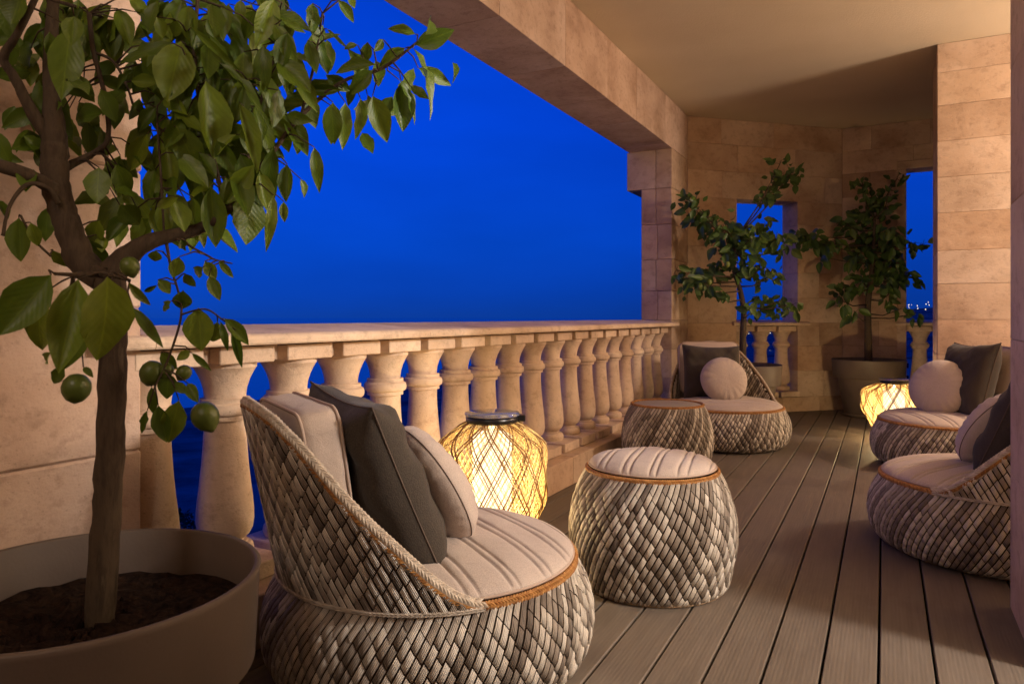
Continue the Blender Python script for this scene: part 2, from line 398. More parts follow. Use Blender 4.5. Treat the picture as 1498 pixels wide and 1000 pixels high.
# ------------------------------------------------------------------ stone walls built block by block
def stones(parent, O, d, n, L, courses, thick, openings=(), lens=(.42, .74), m='stone', first=None, jit=.0018, name='stone_block', ch=.0022):
    fr = lambda q: (O[0] + d[0] * q[0] + n[0] * q[1], O[1] + d[1] * q[0] + n[1] * q[1], q[2])
    mort = MB()
    for ci, (z0, z1) in enumerate(zip(courses[:-1], courses[1:])):
        iv = [(0, L)]
        for a, b, c0, c1 in openings:
            if c0 < z1 - .01 and c1 > z0 + .01:
                nv = []
                for s, e in iv:
                    if a > s: nv.append((s, min(e, a)))
                    if b < e: nv.append((max(s, b), e))
                iv = [q for q in nv if q[1] - q[0] > .02]
        for s, e in iv:
            cbox(mort, (s + .007, .008, z0 + .005), (e - .007, thick - .008, z1 - .005), .0005, 0, fr)
            p = s; fst = True
            while p < e - .001:
                w = random.uniform(*lens)
                if fst and first: w = first if ci % 2 == 0 else first * 1.0
                elif fst and ci % 2: w *= .55
                q = p + w
                if e - q < lens[0] * .5: q = e
                fst = False
                dz = random.uniform(-jit, jit)
                mb = MB(); cbox(mb, (p + .0006, dz, z0 + .0006), (q - .0006, thick - .001, z1 - .0006), ch, 0, fr)
                mb.build(name, M[m], parent, smooth=False); p = q
    mort.build('mortar_bed', M['mortar'], parent, smooth=False)

pil = thing('stone_pillar', 'rough pale stone pillar behind the large potted citrus tree, at the near end of the balustrade', 'pillar')
stones(pil, (-1.65, 1.13), (0, -1), (-1, 0), 3.2, [0, .29, .579, .93, 1.27, 1.62, 1.98, 2.34], .38, lens=(.95, 1.3), m='stone_rough', jit=.003, ch=.006)
beam = thing('stone_beam', 'long stone lintel beam spanning above the blue sky opening up to the ceiling', 'beam')
stones(beam, (-1.65, 6.5), (0, -1), (-1, 0), 8.6, [2.343, 2.747], .385, lens=(.5, .78), m='stone_rough', jit=.0015, name='lintel_block')
ec = thing('stone_column', 'narrow stone column with stepped corbel at the far end of the balustrade, under the beam', 'column')
zs = [0, .15, .39, .63, .88, 1.13, 1.40, 1.70, 2.008]
for i, (a, b_) in enumerate(zip(zs[:-1], zs[1:])):
    sp = -1.79 if i % 2 else -1.775
    box_obj('stone_block', (sp + .001, 5.97, a + .001), (-1.65, 6.498, b_ - .001), M['stone'], ec)
    box_obj('stone_block', (-1.92, 5.972, a + .001), (sp - .001, 6.498, b_ - .001), M['stone'], ec)
box_obj('corbel_block', (-1.79, 5.97, 2.009), (-1.65, 6.498, 2.342), M['stone'], ec)
box_obj('corbel_block', (-2.05, 5.9715, 2.0095), (-1.792, 6.498, 2.342), M['stone'], ec)

DW = Vector((1.22, 1.165)).normalized(); NW = Vector((-DW.y, DW.x))
w1 = thing('stone_wall', 'angled wall of large tan stone blocks with a small window, behind the bushy potted citrus', 'wall')
stones(w1, (-1.65, 6.5), DW, NW, 1.687, [0, .14, .39, .63, .85, 1.09, 1.33, 1.56, 1.79, 2.01, 2.26, 2.51, 2.747], .235, [(.512, 1.177, .14, 2.01)], lens=(.36, .66))
w2 = thing('stone_wall', 'shadowed end wall of purplish stone with a tall narrow window, behind the darker potted citrus', 'wall')
stones(w2, (-.43, 7.665), (1, 0), (0, 1), 1.6, [0, .14, .39, .63, .87, 1.11, 1.35, 1.59, 1.83, 2.07, 2.30, 2.52, 2.747], .235, [(.55, 1.2, .14, 2.30)], lens=(.36, .62))
box_obj('corner_block', (-.62, 7.675, 0), (-.432, 8.0, 2.746), M['stone'], w2)
box_obj('architrave', (.040, 7.652, .14), (.118, 7.70, 2.30), M['stone'], w2)
box_obj('architrave', (.040, 7.650, 2.3015), (.85, 7.70, 2.376), M['stone'], w2)
rc = thing('stone_column', 'broad warm-lit column of stacked stone courses at right, between the doorway and the shadowed end wall', 'column')
stones(rc, (.27, 5.59), (1, 0), (0, 1), 3.1, [0, .17, .41, .65, .89, 1.13, 1.353, 1.607, 1.847, 2.09, 2.33, 2.553, 2.747], .61, lens=(.4, .7), first=.41, jit=.001)
pier = thing('stone_pier', 'dim purple-grey wall pier at the right edge, in front of the cropped lounge chair', 'wall')
stones(pier, (.327, 2.70), (0, -1), (1, 0), .45, [0, .42, .84, 1.26, 1.68, 2.1, 2.747], .5, lens=(.8, 1.2), m='stone', jit=.0006)
shade_pier = thing('stone_pier', 'unseen wall pier beside the near doorway, added to shade the near left of the terrace', 'wall')
stones(shade_pier, (.327, 1.42), (0, -1), (1, 0), 3.5, [0, .42, .84, 1.26, 1.68, 2.1, 2.747], .4, lens=(.8, 1.2), m='stone', jit=.0006)  # unseen pier added to keep the salon lamp off the left pillar
# the house behind the openings (only bounces light)
house = thing('house_wall', 'rendered inner wall of the house behind the doorway', 'wall')
box_obj('inner_wall', (3.3, -2.2, 0), (3.42, 6.3, 2.747), M['plaster'], house)
box_obj('inner_wall', (.83, 2.55, 0), (3.29, 2.70, 2.747), M['plaster'], house)
box_obj('inner_wall', (1.2, 6.205, 0), (1.32, 7.9, 2.747), M['plaster'], house)
box_obj('inner_wall', (-2.03, -2.2, 0), (3.29, -2.09, 2.747), M['plaster'], house)

# ------------------------------------------------------------------ balustrades
BP = [(.0895, .787), (.0895, .774), (.086, .770), (.078, .755), (.069, .735), (.0615, .71), (.0590, .69), (.0590, .679), (.0705, .679), (.0705, .666), (.074, .665), (.0800, .660), (.0825, .650), (.0825, .641), (.080, .633), (.074, .628), (.0700, .627), (.0700, .613), (.0600, .611), (.0595, .58), (.0615, .54), (.0655, .48), (.0715, .42), (.0775, .37), (.081, .33), (.0815, .30), (.078, .275), (.069, .256), (.0575, .2465), (.0530, .2445), (.0530, .237), (.0640, .2365), (.0640, .230), (.072, .229), (.0790, .221), (.0815, .210), (.0800, .198), (.075, .190), (.075, .1885)]
BP = [(r, .7735 - (.787 - z) * (.5735 / .5985)) for r, z in BP][::-1]
mb = MB(); run = [BP[0]]
for k in range(1, len(BP)):
    run.append(BP[k])
    if k < len(BP) - 1:
        d0 = math.atan2(BP[k][1] - BP[k - 1][1], BP[k][0] - BP[k - 1][0]); d1 = math.atan2(BP[k + 1][1] - BP[k][1], BP[k + 1][0] - BP[k][0])
        if abs((d1 - d0 + PI) % (2 * PI) - PI) > .62: lathe(mb, run, 40); run = [BP[k]]
lathe(mb, run, 40); bal_me = mb.mesh('baluster', M['stone_cut'])
# keep the mouldings crisp: hard corners where the profile steps
def balustrade(label, fr, centres, L0, L1, n0, n1, rz, plinth=True, wtop=.2):
    """fr maps (s, t, z) to the world; t grows outwards; blocks start at t=0"""
    b = thing('balustrade', label, 'balustrade')
    for c in centres:
        mbk = MB(); cbox(mbk, (c - wtop / 2, 0, .7745), (c + wtop / 2, .2, .8225), .003, 0, fr); mbk.build('top_block', M['stone_cut'], b, smooth=False)
        mbk = MB(); cbox(mbk, (c - .102, -.045, .151), (c + .102, .205, .1995), .003, 0, fr); mbk.build('base_block', M['stone_cut'], b, smooth=False)
        x, y, z = fr((c, .1, 0)); obj('baluster', bal_me, b, (x, y, 0), (0, 0, random.uniform(0, 6.28)))
    mbk = MB(); cbox(mbk, (L0, .045, .776), (L1, .185, .8265), .002, 0, fr); mbk.build('frieze', M['stone'], b, smooth=False)
    prof = [(-.046, .829), (-.050, .834), (-.051, .845), (-.049, .853), (-.042, .859), (-.028, .862), (.28, .884), (.294, .88), (.30, .87), (.30, .828)]
    p = L0
    while p < L1 - .01:
        q = min(L1, p + random.uniform(1.0, 1.35)); q = L1 if L1 - q < .5 else q
        mc = MB(); rows = [[mc.vert(fr((s, t_, z))) for t_, z in prof] for s in (p + .001, q - .001)]
        mc.grid(rows, True); mc.face(rows[0]); mc.face(rows[1][::-1]); mc.build('coping_stone', M['stone_cut'], b, smooth=False); p = q
    for a, c in ((n0, L0), (L1, n1)):
        if c - a < .01: continue
        mc = MB(); pr = [(-.046, .829), (-.050, .834), (-.051, .845), (-.049, .853), (-.042, .859), (-.028, .8615), (-.003, .862), (-.003, .829)]
        rows = [[mc.vert(fr((s, t_, z))) for t_, z in pr] for s in (a + .001, c - .001)]
        mc.grid(rows, True); mc.face(rows[0]); mc.face(rows[1][::-1]); mc.build('coping_stone', M['stone_cut'], b, smooth=False)
    if plinth:
        p = L0
        while p < L1 - .01:
            q = min(L1, p + random.uniform(.9, 1.3)); q = L1 if L1 - q < .5 else q
            mc = MB(); cbox(mc, (p + .001, -.125, .001), (q - .001, .28, .149), .004, 0, fr); mc.build('plinth_stone', M['stone'], b, smooth=False); p = q
    return b
cs = [1.2105 + .2525 * i for i in range(19)]
balustrade('long pale stone balustrade of turned balusters under the blue sky', lambda q: (-1.65 - q[1], q[0], q[2]), cs, 1.132, 5.968, 1.0, 6.03, 0)
balustrade('short stone balustrade in the small window of the angled tan wall', lambda q: (-1.65 + DW.x * q[0] + NW.x * (q[1] + .012), 6.5 + DW.y * q[0] + NW.y * (q[1] + .012), q[2] - .004),
           [.606, .841, 1.074], .513, 1.176, .461, 1.29, 0, False, .195)
balustrade('stone balustrade in the tall window of the shadowed end wall, one baluster showing', lambda q: (q[0], 7.665 + q[1] + .012, q[2] - .004),
           [.232, .482, .68], .121, .769, .03, .86, 0, False, .19)

# ------------------------------------------------------------------ sea, hillside and town below
def disc(name, ri, ro, z, m, n=96, rings=6, ctr=(0, 0)):
    mb = MB(); rows = []
    for k in range(rings + 1):
        r = ri * (ro / ri) ** (k / rings)
        rows.append([mb.vert((ctr[0] + r * math.cos(2 * PI * i / n), ctr[1] + r * math.sin(2 * PI * i / n), z)) for i in range(n)])
    mb.grid(rows, True, flip=False); mb.face(rows[0]); o = mb.build(name, m); o['kind'] = 'structure'; return o
disc('sea', 60, 26000, -46, M['sea'])
rnd = random.Random(3)
def hz(x, y):
    """height of the land: a shelf below the house, falling to the sea in the west, a town hill to the north"""
    shelf = -26 - max(0, (-x - 55)) * .06 - max(0, y - 60) * .02
    hill = 62 * math.exp(-((x - 260) / 260) ** 2 - ((y - 950) / 420) ** 2) + 30 * math.exp(-((x + 60) / 200) ** 2 - ((y - 900) / 300) ** 2)
    return max(-60, shelf + hill + 1.5 * math.sin(x * .05) * math.cos(y * .04))
mb = MB(); rows = []
for j in range(70):
    y = -120 + 1650 * (j / 69) ** 1.6
    rows.append([mb.vert((x, y, hz(x, y))) for x in [-330 + 1100 * i / 79 for i in range(80)]])
mb.grid(rows, flip=False); g = mb.build('hillside', M['hill']); g['kind'] = 'structure'
def lights(name, pts, m):
    mb = MB()
    for x, y, z, r in pts:
        ids = [mb.vert((x + a * r, y + b_ * r, z + c * r)) for a, b_, c in ((1, 0, 0), (0, 1, 0), (-1, 0, 0), (0, -1, 0), (0, 0, 1), (0, 0, -1))]
        for i in range(4): mb.face((ids[i], ids[(i + 1) % 4], ids[4])); mb.face((ids[(i + 1) % 4], ids[i], ids[5]))
    o = mb.build(name, m, smooth=False); o['kind'] = 'stuff'; return tag(o, 'tiny warm town lights scattered over the far dark shore and hillside')
pts = []
for _ in range(330):
    x = rnd.uniform(-170, 150); y = rnd.uniform(300, 1000); pts.append((x, y, hz(x, y) + rnd.uniform(2, 7), rnd.uniform(.22, .5) * y / 700))
lights('town_lights', pts, M['town'])
def house_(x, y, w, dpt, hh, floors, rz, label, name='house'):
    z = hz(x, y) - 1.5
    t_ = thing(name, label, 'house', (x, y, z), rz, 'houses below the terrace')
    box_obj('wall', (-w / 2, -dpt / 2, 0), (w / 2, dpt / 2, hh), M['render_wall'], t_, .03)
    box_obj('roof', (-w / 2 - .3, -dpt / 2 - .3, hh + .003), (w / 2 + .3, dpt / 2 + .3, hh + .45), M['roof'], t_, .03)
    fh = hh / floors; nx = max(2, int(w / 3.2))
    for side in (-1, 1):
        for fl in range(floors):
            for i in range(nx):
                if rnd.random() < .25: continue
                xx = -w / 2 + (i + .5) * w / nx
                y0 = side * dpt / 2
                box_obj('window', (xx - .55, min(y0, y0 + side * .06) , fl * fh + .9), (xx + .55, max(y0, y0 + side * .06), fl * fh + 2.3), M['win_lit'] if rnd.random() < .22 else M['win_dark'], t_, .01)
spots = [(-62, 118, 14, 10, 12, 4, .3, 'pale apartment house seen between the balusters behind the small round pillow'), (-50, 74, 10, 9, 9, 3, .1, 'low pale house glimpsed between balusters beside the nearest lantern'),
         (-84, 92, 12, 9, 6, 2, .5, 'low flat-roofed house beyond the left end of the balustrade'), (-40, 128, 12, 10, 13, 4, -.2, 'tall pale house glimpsed behind the turned balusters above the lantern'),
         (6, 92, 12, 10, 17, 5, .1, 'blue-grey block of flats seen through the tall narrow window'), (-24, 150, 14, 10, 20, 6, .2, 'pale block of flats seen through the small window of the angled wall'),
         (22, 150, 16, 11, 18, 5, 0, 'wide block of flats beyond the tall narrow window'), (-4, 240, 16, 11, 18, 5, .3, 'distant block of flats on the hill slope'),
         (34, 330, 18, 12, 15, 4, -.2, 'small far house high on the hillside'), (-60, 260, 16, 12, 15, 4, .1, 'distant flat-roofed house low on the slope')]
for s in spots: house_(*s)
def street_lamp(x, y, hh, label):
    z = hz(x, y); t_ = thing('street_lamp', label, 'street lamp', (x, y, z), .4, 'street lamps in the town below')
    mb = MB(); tube(mb, [(0, 0, 0), (0, 0, hh * .9), (.25, 0, hh * .98), (1.1, 0, hh)], [.11, .07, .05, .04], 8); mb.build('post', M['steel'], t_)
    mb = MB(); lathe(mb, [(.02, hh - .16), (.20, hh - .14), (.24, hh - .06), (.16, hh), (.02, hh + .03)], 12, True, True, ctr=(1.25, 0)); mb.build('lamp_head', M['street'], t_)
street_lamp(-73, 44.5, 8, 'lit orange street lamp showing beside the leftmost baluster')
street_lamp(-71.5, 45.5, 7.6, 'second lit street lamp just beyond the first one at left')
def night_tree(x, y, hh, r, label):
    z = hz(x, y); t_ = thing('tree', label, 'tree', (x, y, z), 0, 'dark trees below the terrace')
    mb = MB(); tube(mb, [(0, 0, -.5), (.1, 0, hh * .4), (0, .1, hh * .75)], [.3, .2, .1], 7)
    for k in range(5):
        a = rnd.uniform(0, 6.3); tube(mb, [(0, 0, hh * .45), (math.cos(a) * r * .5, math.sin(a) * r * .5, hh * .65), (math.cos(a) * r * .8, math.sin(a) * r * .8, hh * .8)], [.12, .07, .03], 5)
    mb.build('trunk', M['bark'], t_)
    mb = MB()
    for k in range(520):
        d = Vector((rnd.gauss(0, 1), rnd.gauss(0, 1), rnd.gauss(0, 1))).normalized() * r * rnd.uniform(.35, 1) ** .6
        c = Vector((0, 0, hh * .75)) + Vector((d.x, d.y, d.z * .75)); a = Vector((rnd.gauss(0, 1), rnd.gauss(0, 1), rnd.gauss(0, 1))).normalized(); b_ = a.orthogonal().normalized(); s = rnd.uniform(.18, .42)
        mb.face([mb.vert(c + a * s), mb.vert(c + b_ * s * .5), mb.vert(c - a * s), mb.vert(c - b_ * s * .5)])
    mb.build('crown', M['crown'], t_, smooth=False)
for x, y, hh, r, lb in [(4, 58, 12, 4, 'dark tree crown in the gap right of the lone window baluster'), (-2.5, 52, 11, 3.5, 'dark tree behind the lone window baluster'), (-70, 52, 6, 2.6, 'dark tree beside the orange street lamp'),
                        (-46, 60, 9, 3.6, 'dark tree below the balustrade near the lantern'), (-58, 88, 9, 3.5, 'dark tree beside the low flat-roofed house'), (-18, 75, 11, 4, 'dark tree low behind the small window balusters'), (10, 66, 12, 4.5, 'wide dark tree beyond the tall window')]:
    night_tree(x, y, hh, r, lb)

# ------------------------------------------------------------------ woven furniture
PAL = [(.80, .745, .67), (.74, .68, .60), (.64, .58, .51), (.40, .345, .295), (.30, .255, .215), (.225, .185, .155), (.47, .41, .355)]
WT = [4, 3, 2, 3, 3, 2, 2]
PW = .0225            # width of one strand
def strand_cells(mb, surf, i, j0, j1, mirror, rnd, jfr, keep=None, Q=2.0):
    """one diagonal strand: a ribbon that rises between the crossings and dips under at each of them.
    surf(ci, j, off) gives the point for column index ci, row index j and outward offset"""
    a, b = .55, .66
    sgn = -1 if mirror else 1
    n0 = math.floor((i + (a + b) * j0 - .5) / Q) - 1; n1 = math.ceil((i + (a + b) * j1 + .5) / Q) + 1
    ws = (-.40, -.355, 0, .355, .40)
    base = rnd.choices(PAL, WT)[0]; made = False; st = rnd.uniform(-.17, .17)
    for n in range(n0, n1):
        col = base if rnd.random() < .82 else rnd.choices(PAL, WT)[0]
        k = rnd.uniform(.88, 1.1); col = tuple(c * k for c in col)
        lift = rnd.uniform(.75, 1.25); tilt_ = rnd.uniform(-.0008, .0008)
        rows = []; ok = False
        free = ((n + .5) * Q - i) / (a + b) > jfr or (mirror and ((n + .5) * Q - i) / (a + b) < 1.0)        # near the rim the fibres run on without a crossing
        for t, o0 in (((0, .0025), (.25, .0025), (.5, .0025), (.75, .0025), (1, .0025)) if free else ((.035, -.0022), (.06, .0017), (.45, .0027), (.94, .0014), (.965, -.0022))):
            r = []
            for w in ws:
                j = ((n + t + st) * Q - i - w * 1.0) / (a + b)
                jj = min(max(j, j0), j1)
                if j0 <= j <= j1: ok = True
                o = o0 * lift + (.0003 if w == 0 else (0 if abs(w) < .38 else -.0026)) + tilt_ * w * 2
                r.append((i + a * jj + w, jj, o, w))
            rows.append(r)
        if not ok: continue
        if keep:
            ci, j = rows[2][2][0], rows[2][2][1]
            if not keep(sgn * ci, j): continue
        ids = [[mb.vert(surf(sgn * c, j, o), col, w) for c, j, o, w in r] for r in rows]
        mb.grid(ids, flip=mirror); made = True
    return made
def prof_fn(prof):
    """arc-length lookup on a list of (r, z)"""
    L = [0]
    for p, q in zip(prof[:-1], prof[1:]): L.append(L[-1] + math.hypot(q[0] - p[0], q[1] - p[1]))
    def at(s):
        s = min(max(s, 0), L[-1] - 1e-6)
        for k in range(len(L) - 1):
            if s <= L[k + 1]:
                t = (s - L[k]) / (L[k + 1] - L[k]); (r0, z0), (r1, z1) = prof[k], prof[k + 1]
                dr, dz = (r1 - r0) / (L[k + 1] - L[k]), (z1 - z0) / (L[k + 1] - L[k])
                return r0 + (r1 - r0) * t, z0 + (z1 - z0) * t, dz, -dr
    return at, L[-1]
def dense(prof, n=5):
    P = [(r, z, 0, 0) for r, z in prof]; return [(p[0], p[1]) for p in smooth_path(P, n)]
def woven_body(parent, prof, N_, rnd, name='base', under_extra=(), Q=2.0):
    prof = dense(prof); at, L = prof_fn(prof)
    mb = MB(); lathe(mb, [(max(.01, r - .0045), z) for r, z in prof] + list(under_extra), 56, True)
    body = mb.build(name, M['under'], parent)
    rows = L / PW; dphi = 2 * PI / N_
    def surf(ci, j, o):
        r, z, nr, nz = at(j * PW); ph = ci * dphi
        return ((r + o * nr) * math.cos(ph), (r + o * nr) * math.sin(ph), z + o * nz)
    for i in range(N_):
        mb = MB(); strand_cells(mb, surf, i, 0, rows, False, rnd, rows - 2.25, None, Q)
        mb.build('woven_strand', M['fibre'], body)
    return body
ORANGE = [(.36, .17, .05), (.42, .21, .07), (.30, .13, .04)]; CREAM = [(.52, .44, .35), (.44, .36, .28)]; BROWN = [(.25, .16, .09), (.30, .20, .12)]
def braid(name, path, rad, parent, rnd, sect=8, step=.0075, pals=None, closed=False, flat=1.0, ups=None):
    """a braided edge: rows of little raised stitches around a path, slanting like a herring-bone"""
    P = [Vector(p) for p in path]
    if closed: P = P + [P[0]]
    Ls = [0]
    for p, q in zip(P[:-1], P[1:]): Ls.append(Ls[-1] + (q - p).length)
    def at(s):
        s = min(max(s, 0), Ls[-1] - 1e-6); k = 0
        lo, hi = 0, len(Ls) - 2
        while lo < hi:
            m_ = (lo + hi + 1) // 2
            if Ls[m_] <= s: lo = m_
            else: hi = m_ - 1
        k = lo; t = (s - Ls[k]) / max(1e-9, Ls[k + 1] - Ls[k]); p = P[k].lerp(P[k + 1], t)
        d = (P[min(k + 2, len(P) - 1)] - P[max(k - 1, 0)]).normalized()
        return p, d
    mb = MB(); K = int(Ls[-1] / step)
    def pt(k, s, off):
        p, d = at(k * step)
        out = Vector((p.x, p.y, 0)).normalized(); w = out - d * out.dot(d); w.normalize(); u = d.cross(w)
        a = 2 * PI * s / sect
        return p + w * (math.cos(a) * (rad * flat + off)) + u * (math.sin(a) * (rad + off))
    for k in range(K):
        for s in range(sect):
            pal = pals[s % len(pals)] if pals else (ORANGE if (s // 1) % 2 else CREAM)
            c = rnd.choice(pal); kk = rnd.uniform(.8, 1.15); c = tuple(x * kk for x in c)
            sl = .9 if s % 2 else -.9
            q = [(k + sl * 0, s), (k + 1 + sl * 0, s), (k + 1 + sl, s + 1), (k + sl, s + 1)]
            ids = [mb.vert(pt(a_, b_, -.0006), c) for a_, b_ in q]
            m_ = mb.vert(pt(sum(x[0] for x in q) / 4, s + .5, .0016), c)
            for e in range(4): mb.face((ids[e], ids[(e + 1) % 4], m_))
    o = mb.build(name, M['braid'], parent, smooth=False); o['kind'] = 'stuff'; return o

def quilted(name, R, z0, thick, dome, dirang, parent, m, spacing=(.072, .026), loc=(0, 0, 0), depth=.009, seed=1):
    """round seat cushion with stitched channels across it and a piped edge"""
    rn = random.Random(seed); ca, sa = math.cos(dirang), math.sin(dirang)
    lines = []; x = -R
    k = 0
    while x < R: x += spacing[k % 2]; lines.append(x + rn.uniform(-.003, .003)); k += 1
    mb = MB(); ph = [rn.uniform(0, 6.28) for _ in range(6)]; nt_ = 34
    ss = set([-R, R] + [-R + 2 * R * i / 44 for i in range(45)])
    for l in lines:
        if abs(l) < R * .985:
            for d_ in (-.012, -.007, -.0035, 0, .0035, .007, .012): ss.add(l + d_)
    ss = sorted(x_ for x_ in ss if -R <= x_ <= R); ss = [ss[0]] + [q for p, q in zip(ss[:-1], ss[1:]) if q - p > .0012]
    g_ = [math.sin(PI / 2 * (-1 + 2 * i / nt_)) for i in range(nt_ + 1)]
    top, low = [], []
    for s in ss:
        hw = math.sqrt(max(0, R * R - s * s)); ra, rb_ = [], []
        for e in g_:
            t_ = e * hw; q = min(1, math.hypot(s, t_) / R)
            h = thick * max(0, 1 - q ** 7) ** .5 + dome * (1 - q * q); gr = 0; pf = 0
            for l in lines:
                d_ = (s - l + .0008 * math.sin(t_ * 26 + ph[0] + l * 50)) / .0042
                if abs(d_) < 8: gr += math.exp(-abs(d_) * 1.25) 
            h -= depth * min(1, gr) * (1 - .55 * max(0, q - .955) / .045)
            h += .0022 * math.sin(s * 41 + ph[1]) * math.sin(t_ * 17 + ph[2]) * (1 - q ** 4)
            px, py = s * ca - t_ * sa, s * sa + t_ * ca
            edge = (abs(e) > .9999 or hw < 1e-6)
            if hw < 1e-6 and ra: ra.append(ra[0]); rb_.append(ra[0]); continue
            v_ = mb.vert((px, py, z0 + (0 if edge else h))); ra.append(v_)
            rb_.append(v_ if edge else mb.vert((px, py, z0 - .022 * (1 - q ** 6))))
        top.append(ra); low.append(rb_)
    for T_, fl in ((top, True), (low, False)):
        for a_, b_ in zip(T_[:-1], T_[1:]):
            for i in range(nt_):
                f_ = []
                for x_ in ((a_[i], b_[i], b_[i + 1], a_[i + 1]) if not fl else (a_[i + 1], b_[i + 1], b_[i], a_[i]))[::-1 if False else 1]:
                    if x_ not in f_: f_.append(x_)
                if len(f_) > 2: mb.face(f_[::-1])
    o = mb.build(name, M[m], parent, loc=loc)
    mb = MB(); tube(mb, [(R * math.cos(2 * PI * i / 90), R * math.sin(2 * PI * i / 90), z0) for i in range(90)], .0034, 6, True)
    mb.build('piping', M['piping'], o)
    return o
def pouf(name, label, cat, loc, rz, R, zt, rb, rr, rnd, cushion):
    p = thing(name, label, cat, loc, rz, 'woven round poufs and tables')
    H = zt
    prof = [(rb, .004), (rb + (R - rb) * .38, H * .07), (R * .94, H * .19), (R * .985, H * .33), (R, H * .47), (R * .985, H * .61), (R * .94, H * .75), (rr + (R - rr) * .42, H * .88), (rr + .006, H * .975), (rr, H)]
    b = woven_body(p, prof, int(2 * PI * R / PW), rnd, under_extra=[(rr - .02, H), (rr - .024, H - .02)], Q=2.3 if cushion else 1.9)
    circ = lambda r, z, n=120: [(r * math.cos(2 * PI * i / n), r * math.sin(2 * PI * i / n), z) for i in range(n)]
    braid('rim_braid', circ(rr - .003, H + .001), .0085, b, rnd, 6, .0075, [ORANGE], True)
    braid('foot_braid', circ(rb - .001, .008), .006, b, rnd, 6, .0075, [BROWN], True)
    if cushion: quilted('seat_cushion', rr - .008, H + .016, .024, .017, math.radians(cushion), p, 'beige', (.064, .024), seed=3)
    else:
        mb = MB(); lathe(mb, [(.001, H - .004), (rr - .016, H - .004), (rr - .014, H - .002), (rr - .014, H + .001), (rr - .017, H + .003), (.001, H + .003)], 72); mb.build('table_top', M['tabletop'], p)
    return p
CH_N = 121; CH_D = 2 * PI / CH_N
HP = [(93, .272), (101, .280), (108, .305), (115, .345), (121, .387), (127, .430), (133, .472), (139, .518), (148, .594), (154, .638), (162, .680), (169, .697), (175, .704), (180, .706)]
def wing_h(phi):
    d = abs((math.degrees(phi) + 180) % 360 - 180)
    if d <= HP[0][0]: return .265
    for (a, h0), (b, h1) in zip(HP[:-1], HP[1:]):
        if d <= b: return h0 + (h1 - h0) * (d - a) / (b - a)
    return HP[-1][1]
def shell_r(z): return .395 + max(0, z - .27) * .20
def make_chair():
    rnd = random.Random(21)
    c = thing('lounge_chair', 'x', 'lounge chair', group='woven round lounge chairs')
    prof = [(.355, .004), (.395, .022), (.422, .06), (.434, .105), (.435, .145), (.428, .185), (.414, .222), (.398, .250), (.390, .270)]
    base = woven_body(c, prof, CH_N, rnd, 'base', [(.376, .272), (.372, .268), (.371, .258), (.05, .255)])
    circ = lambda r, z, a0, a1, n: [(r * math.cos(math.radians(a0 + (a1 - a0) * i / n)), r * math.sin(math.radians(a0 + (a1 - a0) * i / n)), z) for i in range(n + 1)]
    braid('rim_braid', circ(.385, .272, -100, 100, 100), .0105, base, rnd, 6, .008, [ORANGE])
    braid('foot_braid', circ(.354, .008, 0, 360, 120), .006, base, rnd, 6, .009, [BROWN])
    braid('waist_braid', circ(.398, .271, 97, 263, 100), .0045, base, rnd, 6, .010, [[(.50, .44, .37), (.40, .34, .28)]])
    # the shell of the back
    mb = MB(); ou, inn = [], []
    nz = 14; na = 96
    for k in range(nz + 1):
        ro, ri = [], []
        for i in range(na + 1):
            ph = math.radians(94 + 172 * i / na); h = wing_h(ph); z = .25 + (h - .25) * k / nz; r = shell_r(z)
            ro.append(mb.vert(((r - .004) * math.cos(ph), (r - .004) * math.sin(ph), z))); ri.append(mb.vert(((r - .024) * math.cos(ph), (r - .024) * math.sin(ph), z)))
        ou.append(ro); inn.append(ri)
    mb.grid(ou); mb.grid(inn, flip=True); mb.grid([ou[-1], inn[-1]]); 
    back = mb.build('backrest', M['under'], c)
    def keep(ci, j):
        ph = ci * CH_D; d = abs((math.degrees(ph) + 180) % 360 - 180)
        return d > 95 and .27 + j * PW * .985 < wing_h(ph) - .004
    def surf(ci, j, o):
        ph = ci * CH_D; z = .272 + j * PW * .985; h = wing_h(ph); z = min(z, h - .004); r = shell_r(z) + o
        return (r * math.cos(ph), r * math.sin(ph), z)
    for i in range(-104, -14):
        mb = MB()
        if strand_cells(mb, surf, i, 0, .44 / PW, True, rnd, 99, keep) and mb.v: mb.build('woven_strand', M['fibre'], back)
    def surf_in(ci, j, o):
        ph = ci * CH_D; z = .272 + j * PW * .985; h = wing_h(ph); z = min(z, h - .004); r = shell_r(z) - .026 - o
        return (r * math.cos(ph), r * math.sin(ph), z)
    mb = MB()
    for i in range(14, 104): strand_cells(mb, surf_in, -i, 0, .44 / PW, True, rnd, 99, keep)
    # inside faces look inwards
    mb.f = [f[::-1] for f in mb.f]
    o = mb.build('inner_weave', M['fibre'], back); o['kind'] = 'stuff'
    path = []
    for i in range(181):
        ph = math.radians(96 + 168 * i / 180); h = wing_h(ph); r = shell_r(h) - .010; path.append((r * math.cos(ph), r * math.sin(ph), h - .002))
    braid('edge_braid', path, .0165, back, rnd, 8, .0105, [ORANGE, CREAM, ORANGE, BROWN, BROWN, CREAM, CREAM, CREAM], flat=.7)
    quilted('seat_cushion', .373, .284, .030, .024, 0, c, 'beige', (.078, .027), loc=(.012, 0, 0), seed=8)
    return c

